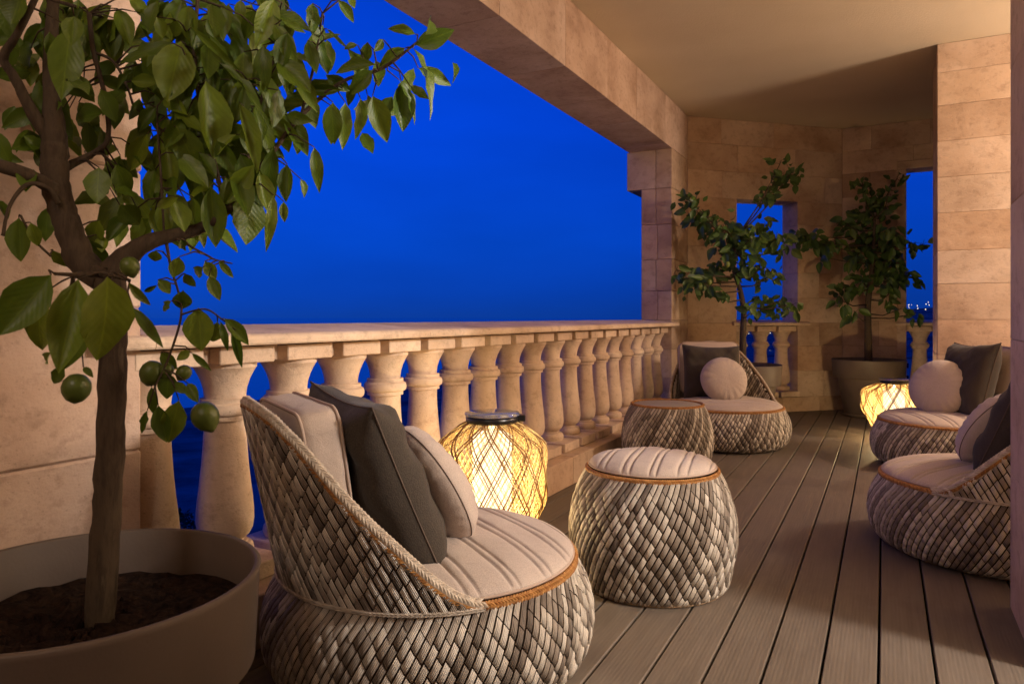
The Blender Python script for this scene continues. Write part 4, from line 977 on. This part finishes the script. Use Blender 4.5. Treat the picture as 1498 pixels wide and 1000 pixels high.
LV = [
  (-1.225,0.92,1.448,-1.264,0.919,1.333,0.08),(-1.185,0.944,1.371,-1.202,0.965,1.225,0.08),(-1.241,0.921,1.284,-1.217,0.964,1.191,0.06),
  (-1.182,0.869,1.42,-1.277,0.822,1.386,0.028),(-1.28,0.911,1.371,-1.336,0.895,1.378,0.03),(-1.305,0.754,1.429,-1.305,0.738,1.298,0.059),
  (-1.235,0.72,1.424,-1.23,0.713,1.367,0.035),(-1.345,0.692,1.476,-1.366,0.69,1.422,0.054),(-1.076,0.989,1.435,-1.069,0.982,1.359,0.036),
  (-1.066,1.041,1.44,-1.088,1.059,1.38,0.038),(-1.068,1.113,1.564,-1.058,1.105,1.495,0.034),(-1.133,1.05,1.546,-1.129,1.037,1.489,0.039),
  (-1.064,1.095,1.479,-1.038,1.094,1.409,0.031),(-1.052,1.013,1.489,-1.027,1.053,1.474,0.016),(-1.128,0.929,1.392,-1.024,0.974,1.301,0.023),
  (-1.223,0.981,1.483,-1.193,1.024,1.421,0.019),(-1.095,0.948,1.317,-1.092,0.981,1.186,0.036),(-1.146,0.995,1.234,-1.117,1.026,1.13,0.055),
  (-1.093,1.031,1.25,-1.133,1.041,1.138,0.038),(-1.178,0.951,1.166,-1.194,0.974,1.049,0.05),(-1.201,0.991,1.161,-1.187,0.993,1.124,0.025),
  (-1.144,1.016,1.163,-1.137,1.006,1.054,0.076),(-1.073,1.012,1.149,-1.068,0.996,1.042,0.024),(-1.072,1.038,1.14,-1.078,1.047,1.1,0.019),
  (-1.046,1.021,1.209,-1.056,1.031,1.136,0.032),(-1.035,1.084,1.254,-1.022,1.086,1.167,0.028),(-1.088,1.1,1.197,-1.081,1.109,1.16,0.02),
  (-1.01,1.107,1.34,-1.009,1.112,1.267,0.042),(-1.022,1.152,1.387,-1.105,1.088,1.384,0.026),(-1.092,1.12,1.359,-1.13,1.078,1.359,0.02),
  (-1.149,1.025,1.327,-1.129,1.061,1.316,0.019),(-1.174,0.877,1.133,-1.242,0.863,1.111,0.02),(-1.21,0.894,1.133,-1.203,0.908,1.072,0.044),
  (-1.319,0.815,1.191,-1.307,0.802,1.122,0.049),(-1.317,0.847,1.203,-1.32,0.877,1.146,0.039),(-1.328,0.821,1.093,-1.362,0.822,1.043,0.036),
  (-1.373,0.891,1.135,-1.362,0.928,1.097,0.048),(-1.346,0.839,1.066,-1.344,0.837,1.033,0.026),(-1.4,0.717,1.09,-1.415,0.73,1.012,0.042),
  (-1.347,0.709,1.077,-1.353,0.726,1.034,0.024),(-1.387,0.766,1.035,-1.382,0.795,0.998,0.023),(-1.064,0.588,0.97,-1.107,0.544,0.884,0.061),
  (-1.159,0.627,0.945,-1.204,0.634,0.843,0.048),(-1.009,0.594,0.963,-1.018,0.572,0.832,0.054),(-1.051,0.629,0.903,-1.077,0.612,0.827,0.03),
  (-0.954,0.601,0.965,-0.963,0.609,0.843,0.073),(-0.995,0.659,0.961,-0.989,0.691,0.924,0.014),(-0.988,0.662,0.923,-0.947,0.681,0.865,0.018),
  (-1.147,0.634,0.855,-1.187,0.642,0.834,0.015),(-1.129,0.644,0.834,-1.16,0.636,0.8,0.021),(-1.103,0.657,0.832,-1.085,0.662,0.815,0.011),
  (-0.87,1.204,1.472,-0.793,1.232,1.496,0.042),(-0.861,1.182,1.457,-0.79,1.205,1.335,0.036),(-0.887,1.237,1.437,-0.835,1.298,1.413,0.032),
  (-0.861,1.191,1.488,-0.901,1.149,1.488,0.025),(-0.929,1.248,1.491,-0.987,1.225,1.452,0.03),(-0.935,1.179,1.487,-0.948,1.163,1.458,0.02),
  (-0.976,1.178,1.488,-0.996,1.192,1.452,0.026),(-0.983,1.156,1.476,-1.008,1.144,1.465,0.02),(-0.925,1.144,1.422,-1.012,1.127,1.407,0.036),
  (-0.93,1.139,1.41,-0.976,1.12,1.362,0.036),(-1.035,1.158,1.406,-1.123,1.096,1.389,0.026),(-0.921,1.223,1.409,-0.938,1.246,1.31,0.052),
  (-0.919,1.213,1.41,-0.884,1.254,1.335,0.029),(-0.867,1.181,1.38,-0.834,1.201,1.355,0.022),(-0.938,1.149,1.362,-0.924,1.181,1.272,0.048),
  (-0.957,1.155,1.369,-0.945,1.164,1.311,0.017),(-1.015,1.202,1.383,-1.026,1.222,1.297,0.033),(-1.036,1.178,1.37,-1.042,1.178,1.269,0.035),
  (-1.02,1.122,1.353,-1.034,1.133,1.269,0.042),(-1.028,1.112,1.481,-1.012,1.115,1.427,0.02),(-1.023,1.107,1.5,-0.974,1.118,1.453,0.008),
  (-1.006,1.121,1.561,-0.998,1.158,1.525,0.025),(-1.029,1.183,1.602,-1.026,1.197,1.577,0.018),(-1.142,0.992,1.539,-1.142,0.989,1.497,0.024),
  (-1.132,0.938,1.503,-1.124,0.935,1.435,0.024),(-1.207,0.966,1.504,-1.216,0.988,1.477,0.022),(-1.205,0.898,1.476,-1.232,0.906,1.449,0.024),
  (-1.267,0.897,1.495,-1.267,0.914,1.458,0.027),(-1.216,0.936,1.479,-1.148,0.993,1.402,0.016),(-1.125,0.895,1.013,-1.119,0.915,0.981,0.025),
  (-1.115,0.896,0.985,-1.101,0.909,0.939,0.025),(-1.116,0.918,1.015,-1.103,0.942,0.983,0.015),(-1.125,0.891,1.002,-1.17,0.898,0.981,0.023),
  (-1.168,0.885,0.991,-1.162,0.898,0.963,0.023),(-1.155,0.863,1.02,-1.172,0.862,0.983,0.03),(-1.198,0.851,0.978,-1.191,0.87,0.952,0.025),
  (-1.206,0.856,0.969,-1.245,0.859,0.959,0.01),(-1.17,0.883,0.959,-1.191,0.895,0.92,0.036),(-1.205,0.852,1.033,-1.218,0.858,1.011,0.025),
  (-1.177,0.884,1.056,-1.193,0.899,1.036,0.018),(-1.18,0.865,0.939,-1.216,0.871,0.92,0.018),(-1.153,0.903,0.927,-1.159,0.916,0.846,0.058),
  (-1.125,0.923,0.901,-1.157,0.937,0.855,0.032),(-1.105,0.913,0.901,-1.097,0.924,0.845,0.015),(-1.087,0.906,0.907,-1.066,0.942,0.856,0.028),
  (-1.099,0.935,0.888,-1.086,0.946,0.813,0.018),(-1.158,0.892,0.842,-1.138,0.921,0.806,0.013),(-1.162,0.892,0.846,-1.174,0.872,0.829,0.018),
  (-1.212,0.867,0.843,-1.194,0.887,0.81,0.026),(-1.196,0.871,0.805,-1.199,0.87,0.754,0.036),(-1.176,0.879,0.754,-1.212,0.881,0.667,0.046),
  (-1.211,0.861,0.745,-1.21,0.88,0.674,0.036),(-1.141,0.871,0.788,-1.112,0.873,0.752,0.023),(-1.215,0.85,0.78,-1.223,0.86,0.721,0.02),
  (-1.214,0.841,0.737,-1.239,0.844,0.69,0.015),(-1.184,0.875,0.786,-1.146,0.875,0.769,0.02),(-1.161,0.979,1.53,-1.154,0.962,1.459,0.027),
  (-1.255,1.055,1.563,-1.216,1.059,1.474,0.048),(-1.358,0.925,1.532,-1.299,0.947,1.478,0.033),(-1.192,1.074,1.587,-1.149,1.103,1.532,0.042),
  (-1.159,1.152,1.577,-1.182,1.146,1.488,0.046),(-1.08,1.148,1.503,-1.08,1.175,1.435,0.033),(-1.382,0.988,1.545,-1.423,0.958,1.496,0.033),
  (-1.403,1.058,1.604,-1.487,1.044,1.564,0.045),(-1.267,1.133,1.608,-1.325,1.134,1.539,0.043),(-1.233,0.956,1.512,-1.211,0.964,1.43,0.039),
  (-1.053,1.028,1.47,-1.08,1.032,1.398,0.036),(-1.391,1.068,1.62,-1.326,1.11,1.608,0.039),(-1.212,1.108,1.551,-1.211,1.111,1.482,0.033),
  (-1.289,1.004,1.536,-1.335,0.996,1.473,0.039),(-1.378,0.954,1.563,-1.304,0.96,1.468,0.052),(-1.284,1.062,1.551,-1.321,1.041,1.47,0.049),
  (-1.324,1.073,1.583,-1.322,1.044,1.502,0.04),(-1.123,1.052,1.53,-1.069,1.109,1.497,0.04),(-1.231,1.042,1.537,-1.217,1.071,1.475,0.033),
  (-1.37,1.035,1.533,-1.296,1.042,1.448,0.048),(-1.085,1.166,1.507,-1.078,1.18,1.445,0.037),(-1.118,1.056,1.56,-1.131,1.025,1.46,0.049),
  (-1.275,1.047,1.587,-1.228,1.043,1.517,0.028),(-1.258,1.114,1.548,-1.232,1.123,1.479,0.033),(-1.259,1.127,1.58,-1.187,1.142,1.518,0.042),
  (-1.231,1.055,1.505,-1.195,1.058,1.415,0.044),(-1.313,1.003,1.518,-1.322,1.014,1.454,0.031),(-1.086,1.026,1.492,-1.027,1.03,1.411,0.037),
  (-1.251,1.117,1.601,-1.263,1.079,1.513,0.045),(-1.464,1.021,1.617,-1.379,1.047,1.555,0.042),(-1.104,1.183,1.551,-1.117,1.158,1.479,0.033),
  (-1.166,1.051,1.547,-1.206,1.053,1.492,0.034),(-1.17,1.155,1.578,-1.229,1.14,1.514,0.042),(-1.311,0.933,1.562,-1.356,0.935,1.515,0.03),
  (-1.129,1.091,1.589,-1.166,1.068,1.5,0.043),(-1.323,0.965,1.565,-1.372,0.965,1.504,0.034),(-1.251,0.955,1.535,-1.223,0.939,1.452,0.039),
  (-1.302,1.047,1.512,-1.249,1.074,1.44,0.05),(-1.32,0.948,1.508,-1.307,0.934,1.413,0.037),(-1.301,0.983,1.575,-1.325,0.961,1.477,0.047),
  (-1.289,1.065,1.48,-1.278,1.082,1.39,0.052),(-1.271,1.129,1.482,-1.229,1.122,1.411,0.035),(-1.276,1.03,1.49,-1.303,0.988,1.394,0.045),
  (-1.183,1.167,1.473,-1.176,1.154,1.398,0.03),(-1.23,0.988,1.466,-1.211,0.967,1.38,0.042),(-1.321,0.973,1.433,-1.285,0.963,1.343,0.039),
  (-1.436,1.029,1.466,-1.389,1.021,1.368,0.045),(-1.224,1.019,1.425,-1.26,1.015,1.346,0.047),(-1.355,1.05,1.469,-1.309,1.047,1.391,0.039),
  (-1.086,1.036,1.433,-1.056,1.035,1.368,0.027),(-1.219,0.991,1.415,-1.207,0.977,1.346,0.029),(-1.265,1.007,1.475,-1.29,1.01,1.406,0.037),
  (-1.158,1.141,1.443,-1.233,1.111,1.4,0.049),(-1.134,1.042,1.405,-1.097,1.054,1.316,0.041),(-1.329,0.936,1.456,-1.347,0.945,1.374,0.043),
  (-1.316,0.913,1.458,-1.322,0.935,1.393,0.04),(-1.195,1.046,1.463,-1.202,1.048,1.387,0.041),(-1.176,1.079,1.484,-1.18,1.091,1.418,0.034),
  (-1.05,1.053,1.386,-1.012,1.069,1.324,0.035),(-1.164,1.086,1.399,-1.198,1.074,1.303,0.045),(-1.076,1.024,1.417,-1.016,1.055,1.347,0.052),
  (-1.235,0.99,1.453,-1.228,0.998,1.386,0.032),(-1.141,1.058,1.456,-1.098,1.104,1.433,0.036),(-1.327,1.067,1.502,-1.313,1.043,1.407,0.038),
  (-1.435,1.024,1.446,-1.435,1.037,1.375,0.04),(-1.183,1.041,1.402,-1.21,1.027,1.348,0.031),(-1.304,0.962,1.439,-1.315,0.955,1.377,0.032),
  (-1.324,1.064,1.412,-1.286,1.098,1.326,0.053),(-1.206,1.025,1.401,-1.219,1.003,1.316,0.037),(-1.381,0.981,1.461,-1.444,0.962,1.39,0.044),
  (-1.141,1.14,1.479,-1.16,1.161,1.42,0.037),(-1.22,1.103,1.422,-1.268,1.057,1.36,0.044),(-1.19,1.172,1.502,-1.188,1.166,1.41,0.04),
  (-1.259,1.121,1.427,-1.251,1.117,1.332,0.04),(-1.216,1.099,1.45,-1.185,1.103,1.37,0.037),(-1.15,1.011,1.379,-1.183,1.011,1.301,0.038),
  (-1.434,1.009,1.457,-1.438,1.002,1.353,0.05),(-1.084,1.072,1.445,-1.149,1.069,1.384,0.038),(-1.384,0.975,1.383,-1.377,0.986,1.297,0.045),
  (-1.134,0.995,1.293,-1.126,1.022,1.224,0.043),(-1.324,1.026,1.312,-1.331,1.046,1.214,0.05),(-1.292,0.932,1.35,-1.229,0.942,1.305,0.032),
  (-1.396,1.008,1.326,-1.391,1.039,1.237,0.054),(-1.156,0.993,1.273,-1.178,0.951,1.227,0.029),(-1.316,1.038,1.354,-1.275,1.063,1.272,0.045),
  (-1.328,0.963,1.323,-1.303,0.975,1.238,0.049),(-1.179,1.129,1.399,-1.185,1.125,1.304,0.045),(-1.174,1.047,1.291,-1.155,1.056,1.22,0.038),
  (-1.147,1.041,1.321,-1.1,1.036,1.246,0.036),(-1.244,0.939,1.3,-1.257,0.905,1.236,0.034),(-1.112,1.08,1.329,-1.086,1.116,1.245,0.042),
  (-1.109,0.998,1.325,-1.089,1.006,1.259,0.032),(-1.202,0.995,1.367,-1.232,0.95,1.281,0.045),(-1.138,1.094,1.321,-1.12,1.097,1.256,0.034),
  (-1.338,1.077,1.353,-1.322,1.053,1.253,0.049),(-1.33,1.064,1.319,-1.335,1.053,1.214,0.058),(-1.132,1.016,1.282,-1.236,0.994,1.275,0.041),
  (-1.268,1.016,1.361,-1.231,1.047,1.309,0.033),(-1.261,0.93,1.319,-1.19,0.947,1.274,0.031),(-1.185,1.09,1.298,-1.214,1.056,1.244,0.038),
  (-1.094,1.045,1.367,-1.095,1.035,1.288,0.04),(-1.426,1.046,1.365,-1.333,1.068,1.306,0.042),(-1.195,1.032,1.345,-1.252,0.984,1.323,0.04),
  (-1.354,1.03,1.348,-1.396,1.006,1.297,0.036),(-1.363,0.954,1.308,-1.391,0.909,1.245,0.04),(-1.342,0.948,1.342,-1.366,0.922,1.29,0.03),
  (-1.193,1.034,1.29,-1.238,1.04,1.217,0.046),(-1.378,1.062,1.4,-1.436,1.027,1.385,0.036),(-1.316,1.094,1.376,-1.359,1.046,1.332,0.037),
  (-1.205,0.99,1.317,-1.207,0.959,1.237,0.034),(-1.374,1.073,1.405,-1.398,1.076,1.331,0.036),(-1.152,1.06,1.321,-1.074,1.084,1.273,0.04),
  (-1.218,1.14,1.369,-1.221,1.155,1.299,0.037),(-1.437,1.006,1.406,-1.446,1.027,1.326,0.037),(-1.285,1.064,1.288,-1.333,1.069,1.207,0.039),
  (-1.297,0.915,1.203,-1.31,0.906,1.143,0.032),(-1.109,1.01,1.199,-1.108,1.028,1.118,0.038),(-1.361,1.032,1.302,-1.402,1.037,1.223,0.042),
  (-1.307,0.948,1.256,-1.293,0.946,1.156,0.042),(-1.312,1.034,1.233,-1.278,1.027,1.16,0.035),(-1.237,1.056,1.247,-1.211,1.07,1.15,0.05),
  (-1.2,1.096,1.24,-1.187,1.123,1.167,0.043),(-1.275,0.965,1.267,-1.258,0.982,1.198,0.038),(-1.203,1.119,1.291,-1.205,1.091,1.21,0.04),
  (-1.116,1.002,1.211,-1.178,0.984,1.136,0.044),(-1.221,0.957,1.237,-1.202,0.981,1.187,0.03),(-1.15,1.041,1.273,-1.117,1.085,1.241,0.033),
  (-1.312,0.937,1.235,-1.336,0.929,1.178,0.028),(-1.44,1.029,1.257,-1.48,1.026,1.156,0.047),(-1.342,1.094,1.305,-1.334,1.094,1.213,0.041),
  (-1.245,1.019,1.188,-1.3,0.982,1.171,0.036),(-1.219,1.12,1.271,-1.211,1.099,1.179,0.038),(-1.157,1.07,1.24,-1.198,1.033,1.157,0.052),
  (-1.372,1.026,1.253,-1.377,0.998,1.163,0.041),(-1.158,0.992,1.2,-1.118,0.985,1.101,0.047),(-1.185,0.991,1.19,-1.145,0.986,1.102,0.043),
  (-1.248,0.932,1.233,-1.188,0.953,1.166,0.043),(-1.298,1.092,1.256,-1.227,1.115,1.174,0.049),(-1.167,1.059,1.272,-1.153,1.077,1.198,0.041),
  (-1.287,1.114,1.312,-1.307,1.127,1.235,0.041),(-1.318,1.036,1.212,-1.334,1.042,1.135,0.039),(-1.198,1.059,1.273,-1.249,1.052,1.228,0.033),
  (-1.195,1.07,1.287,-1.196,1.102,1.213,0.044),(-1.49,0.848,1.512,-1.48,0.863,1.441,0.034),(-1.484,0.851,1.569,-1.482,0.848,1.483,0.039),
  (-1.404,0.893,1.543,-1.453,0.864,1.473,0.046),(-1.52,0.831,1.551,-1.531,0.844,1.491,0.029),(-1.452,0.868,1.539,-1.451,0.87,1.46,0.034),
  (-1.394,0.899,1.516,-1.469,0.883,1.453,0.047),(-1.527,0.828,1.508,-1.535,0.794,1.442,0.032),(-1.514,0.835,1.544,-1.465,0.848,1.483,0.036),
  (-1.464,0.862,1.558,-1.474,0.869,1.466,0.043),(-1.461,0.863,1.538,-1.519,0.845,1.508,0.033),(-1.413,0.889,1.516,-1.406,0.912,1.429,0.046),
  (-1.417,0.887,1.524,-1.435,0.865,1.436,0.04),(-1.413,0.889,1.516,-1.423,0.906,1.442,0.038),(-1.514,0.835,1.527,-1.493,0.822,1.452,0.032),
  (-1.513,0.835,1.569,-1.528,0.85,1.478,0.046),(-1.372,0.911,1.564,-1.348,0.941,1.526,0.03),(-1.393,0.9,1.538,-1.373,0.913,1.457,0.038),
  (-1.457,0.865,1.539,-1.45,0.84,1.462,0.034),(-1.462,0.941,1.173,-1.422,0.977,1.142,0.032),(-1.486,0.97,1.139,-1.496,0.966,1.061,0.034),
  (-1.421,0.972,1.123,-1.438,0.964,1.059,0.032),(-1.376,0.915,1.262,-1.312,0.932,1.205,0.036),(-1.543,0.974,1.262,-1.493,0.973,1.184,0.037),
  (-1.332,0.953,1.278,-1.327,0.928,1.205,0.037),(-1.423,0.93,1.164,-1.446,0.887,1.08,0.044),(-1.498,0.973,1.265,-1.549,0.969,1.188,0.043),
  (-1.439,0.958,1.175,-1.396,0.976,1.107,0.035),(-1.382,0.918,1.121,-1.403,0.885,1.058,0.036),(-1.313,0.91,1.275,-1.372,0.906,1.201,0.038),
  (-1.332,0.94,1.128,-1.268,0.951,1.056,0.04),(-1.371,1.048,1.155,-1.365,1.06,1.055,0.054),(-1.329,0.949,1.142,-1.26,0.977,1.091,0.045),
  (-1.265,1,1.104,-1.228,1.053,1.04,0.042),(-1.297,0.998,1.124,-1.3,1.026,1.055,0.035),(-1.343,0.969,1.133,-1.3,0.989,1.058,0.04),
  (-1.406,0.985,1.122,-1.453,0.961,1.069,0.04),(-1.273,0.984,1.156,-1.255,0.97,1.068,0.047),(-1.334,0.936,1.138,-1.331,0.971,1.066,0.043),
  (-1.273,0.914,1.134,-1.249,0.906,1.068,0.035),(-1.27,0.923,1.152,-1.245,0.965,1.12,0.034),(-1.452,0.849,1.451,-1.428,0.833,1.371,0.031),
  (-1.427,0.827,1.388,-1.401,0.856,1.337,0.036),(-1.481,0.883,1.398,-1.529,0.842,1.345,0.036),(-1.499,0.813,1.403,-1.528,0.829,1.348,0.031),
  (-1.532,0.903,1.368,-1.488,0.919,1.302,0.036),(-1.596,0.914,1.354,-1.598,0.918,1.277,0.035),(-1.55,0.811,1.445,-1.557,0.818,1.379,0.034),
  (-1.515,0.824,1.348,-1.48,0.857,1.271,0.05),(-1.58,0.886,1.341,-1.512,0.893,1.255,0.041),(-1.472,0.822,1.382,-1.503,0.807,1.3,0.047),
  (-1.597,0.871,1.412,-1.542,0.887,1.332,0.042),
]
rn = random.Random(9)
for q in LV:
    b_ = Vector(q[:3]); near = min(BP1, key=lambda p: (p - b_).length_squared); dd = (near - b_).length
    if .01 < dd < .22:
        mid = near.lerp(b_, .55) + Vector((rn.uniform(-.01, .01), rn.uniform(-.01, .01), .12 * dd))
        tube(mb, [near - O1, mid - O1, b_ - O1], [.0022 if dd > .06 else .0014, .0016, .0010], 5)
mb.build('trunk', M['bark'], T1)
for q in LV:
    tipv = Vector(q[3:6]); put_leaf(T1, Vector(q[:3]) - O1, tipv - O1, q[6] * .97, rn.gauss(0, .28), LM, rn)
fo = MB(); uvs = []; tops = [p for p in BP1 if p.z > 1.16]      # the small leaves behind, too many to place singly
for _ in range(150):
    p = rn.choice(tops) - O1; b_ = p + Vector((-.06 + rn.gauss(0, .07), .05 + rn.gauss(0, .07), rn.gauss(.02, .06)))
    y = Vector((rn.gauss(0, .5), rn.gauss(0, .5), rn.uniform(-1.3, .1))).normalized(); z = Vector((.8, -.55, .12 + rn.gauss(0, .4))); z = (z - y * z.dot(y)).normalized()
    z = Matrix.Rotation(rn.gauss(0, .5), 3, y) @ z; x = y.cross(z); l_ = rn.uniform(.05, .085); me_ = rn.choice(LM); w_ = l_ * rn.uniform(.42, .55); base_ = len(fo.v)
    for v_ in me_.vertices: fo.vert(b_ + x * v_.co.x * w_ + y * v_.co.y * l_ + z * v_.co.z * l_)
    um = {lp.vertex_index: tuple(me_.uv_layers[0].data[lp.index].uv) for lp in me_.loops}
    uvs += [um[k] for k in range(len(me_.vertices))]
    for pl in me_.polygons: fo.face([base_ + k for k in pl.vertices])
me_ = fo.mesh('foliage', M['leaf']); ul_ = me_.uv_layers.new(name='UVMap')
for lp in me_.loops: ul_.data[lp.index].uv = uvs[lp.vertex_index]
f_ = obj('foliage', me_, T1); f_['kind'] = 'stuff'
for x, y, z, r in [(-1.116, .889, .726, .025), (-1.221, .855, .804, .022), (-1.229, .817, 1.001, .017), (-1.198, .868, .809, .013), (-1.113, .652, .799, .021), (-1.178, .89, .804, .014)]:
    f_ = fruit(T1, Vector((x, y, z)) - O1, r, rn); f_.rotation_euler = (rn.uniform(-.5, .5), rn.uniform(-.5, .5), rn.uniform(0, 6))
# --- the two small trees at the far end
def small_tree(label, loc, H, zs, trunk, clusters, seed, limit, ll, up):
    T = thing('potted_citrus_tree', label, 'potted tree', loc, 0, 'potted citrus trees'); O = Vector(loc)
    lathe_pot('pot', T, H, .312, .165, .205, zs, True)
    rn = random.Random(seed); mb = MB(); sm = smooth_path(trunk, 5)
    tube(mb, [(x - O.x, y - O.y, z) for x, y, z, r in sm], [r for *_, r in sm], 10)
    tp = [Vector(q[:3]) for q in sm]; tot = sum(c[4] for c in clusters); leaves = []
    for cx, cy, cz, cr, n in clusters:
        c = Vector((cx, cy, cz)); low = [p for p in tp if p.z < cz - .02 and p.z > .85] or tp[-3:]
        near = min(low, key=lambda p: (p - c).length); bow = near.lerp(c, .5) + Vector((rn.uniform(-.03, .03), rn.uniform(-.03, .03), -.05 + .3 * (c - near).length * .2))
        tube(mb, [near - O, bow - O, c - O, c - O + Vector((rn.uniform(-.02, .02), 0, cr * .8))], [.008, .0055, .0035, .0015], 5)
        for _ in range(max(2, int(round(n * limit / tot)))):
            d = Vector((rn.gauss(0, .6), rn.gauss(0, .6), rn.gauss(0, .6)))
            if d.length > 1.2: d = d.normalized() * 1.2
            b_ = c + d * cr; out = Vector((d.x, d.y, 0)) + Vector((rn.uniform(-.6, .6), rn.uniform(-.6, .6), 0))
            young = cz > up
            vz = rn.uniform(-.1, .9) if young else rn.uniform(-1.5, .15)
            y = (out * .8 + Vector((0, 0, vz))).normalized(); l_ = rn.uniform(.7, 1.2) * ll * (.75 if young else 1)
            leaves.append((b_, b_ + y * l_, l_ * rn.uniform(.44, .6)))
            if rn.random() < .5: tube(mb, [c - O, c.lerp(b_, .6) - O + Vector((0, 0, .01)), b_ - O], [.0022, .0018, .0012], 4)
    mb.build('trunk', M['bark'], T)
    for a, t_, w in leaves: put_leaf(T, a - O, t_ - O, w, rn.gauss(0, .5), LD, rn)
    fo = MB(); big = [c for c in clusters if c[4] >= 10]
    for _ in range(330):         # the small leaves deep in the crown
        cx, cy, cz, cr, n = rn.choice(big); d = Vector((rn.gauss(0, .7), rn.gauss(0, .6) + .5, rn.gauss(0, .6))) * cr
        b_ = Vector((cx, cy, cz)) + d - O; y = Vector((rn.gauss(0, .6), rn.gauss(0, .5), rn.uniform(-1.2, .3))).normalized(); l_ = ll * rn.uniform(.6, 1); x = y.cross(Vector((.2, -1, .1 + rn.gauss(0, .4)))).normalized() * l_ * .28
        p = [b_, b_ + y * l_ * .3 + x * .9, b_ + y * l_ * .6 + x * .85, b_ + y * l_, b_ + y * l_ * .6 - x * .85, b_ + y * l_ * .3 - x * .9]
        ids = [fo.vert(q) for q in p]; fo.face(ids)
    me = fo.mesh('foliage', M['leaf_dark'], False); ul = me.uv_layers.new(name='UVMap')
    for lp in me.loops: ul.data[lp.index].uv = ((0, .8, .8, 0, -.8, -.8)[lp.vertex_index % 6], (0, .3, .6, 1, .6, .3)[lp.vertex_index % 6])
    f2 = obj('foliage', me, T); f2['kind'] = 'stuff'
    return T, O, rn
C2 = [(-1.474,5.802,1.877,0.056,10),(-1.413,5.876,1.77,0.079,16),(-1.307,5.947,1.688,0.09,22),(-1.178,5.853,1.614,0.088,22),(-1.108,5.99,1.569,0.1,24),(-1.188,5.984,1.46,0.09,20),(-1.07,5.931,1.395,0.099,24),(-0.992,5.943,1.558,0.088,20),(-0.932,6.238,1.641,0.08,14),(-0.82,6.009,1.528,0.077,14),(-0.775,6.185,1.458,0.056,8),(-0.953,6.025,1.287,0.089,16),(-0.868,5.986,1.227,0.066,8),(-1.537,5.705,1.286,0.044,6),(-1.461,5.711,1.202,0.055,10),(-1.4,5.819,1.233,0.067,12),(-1.334,6.017,1.27,0.08,14),(-1.306,5.768,1.146,0.066,10),(-1.225,5.898,1.082,0.044,4),(-0.971,6.142,1.012,0.09,10),(-0.819,6.201,1.039,0.079,10),(-0.699,6.074,1.008,0.055,8),(-0.999,5.98,0.954,0.055,5),(-0.903,6.047,1.896,0.066,10),(-0.855,6.268,2.056,0.08,12),(-0.738,6.186,2.071,0.078,12),(-0.8,6.095,2.143,0.044,5),(-1.134,5.987,1.262,0.078,10)]
C3 = [(0.038,7.364,2.162,0.062,8),(-0.027,7.222,2.033,0.061,8),(-0.238,7.274,2.109,0.075,10),(-0.166,7.329,1.998,0.075,12),(-0.082,7.297,1.893,0.087,16),(-0.22,7.242,1.852,0.087,16),(-0.361,7.241,1.748,0.076,10),(-0.241,7.364,1.66,0.102,22),(-0.11,7.325,1.618,0.113,26),(0,7.203,1.631,0.086,16),(-0.275,7.203,1.458,0.087,18),(-0.138,7.325,1.418,0.113,26),(0,7.294,1.423,0.087,18),(-0.748,7.007,1.651,0.05,10),(-0.656,6.955,1.598,0.062,14),(-0.552,7.09,1.568,0.063,12),(-0.469,7.133,1.605,0.05,6),(-0.565,7.1,1.456,0.05,6),(0.14,7.558,1.595,0.063,8),(0.249,7.547,1.57,0.063,6),(0.194,7.518,1.275,0.057,5),(0.072,7.451,1.275,0.075,10),(-0.054,7.233,1.236,0.086,14),(-0.248,7.251,1.242,0.088,14),(-0.387,7.179,1.179,0.075,10),(-0.394,6.998,1.051,0.049,6),(-0.306,7.265,0.929,0.05,5),(0.054,7.29,0.972,0.062,5),(0.192,7.448,0.941,0.062,5),(-0.028,7.341,1.116,0.05,6)]
t2, O2, rn = small_tree('bushy potted citrus behind the far lounge chair, growing in front of the small window', (-1.085, 6.04, 0), .52, .47,
    [(-1.08, 6.045, .45, .030), (-1.08, 6.045, .75, .026), (-1.075, 6.05, .95, .023), (-1.10, 6.04, 1.12, .020), (-1.15, 6.02, 1.32, .015), (-1.13, 6.02, 1.55, .010)], C2, 71, 292, .100, 1.85)
for px in ((-1.17, 5.86, 1.33), (-1.36, 5.74, 1.15), (-1.30, 5.8, 1.19), (-1.44, 5.75, 1.2)): fruit(t2, Vector(px) - O2, .024, rn)
small_tree('darker potted citrus in the far corner, behind the glowing lantern', (-.19, 7.30, 0), .52, .47,
    [(-.19, 7.30, .45, .036), (-.195, 7.30, .8, .030), (-.195, 7.295, 1.02, .026), (-.17, 7.29, 1.25, .022), (-.15, 7.29, 1.5, .016), (-.14, 7.29, 1.8, .010)], C3, 72, 292, .112, 1.75)
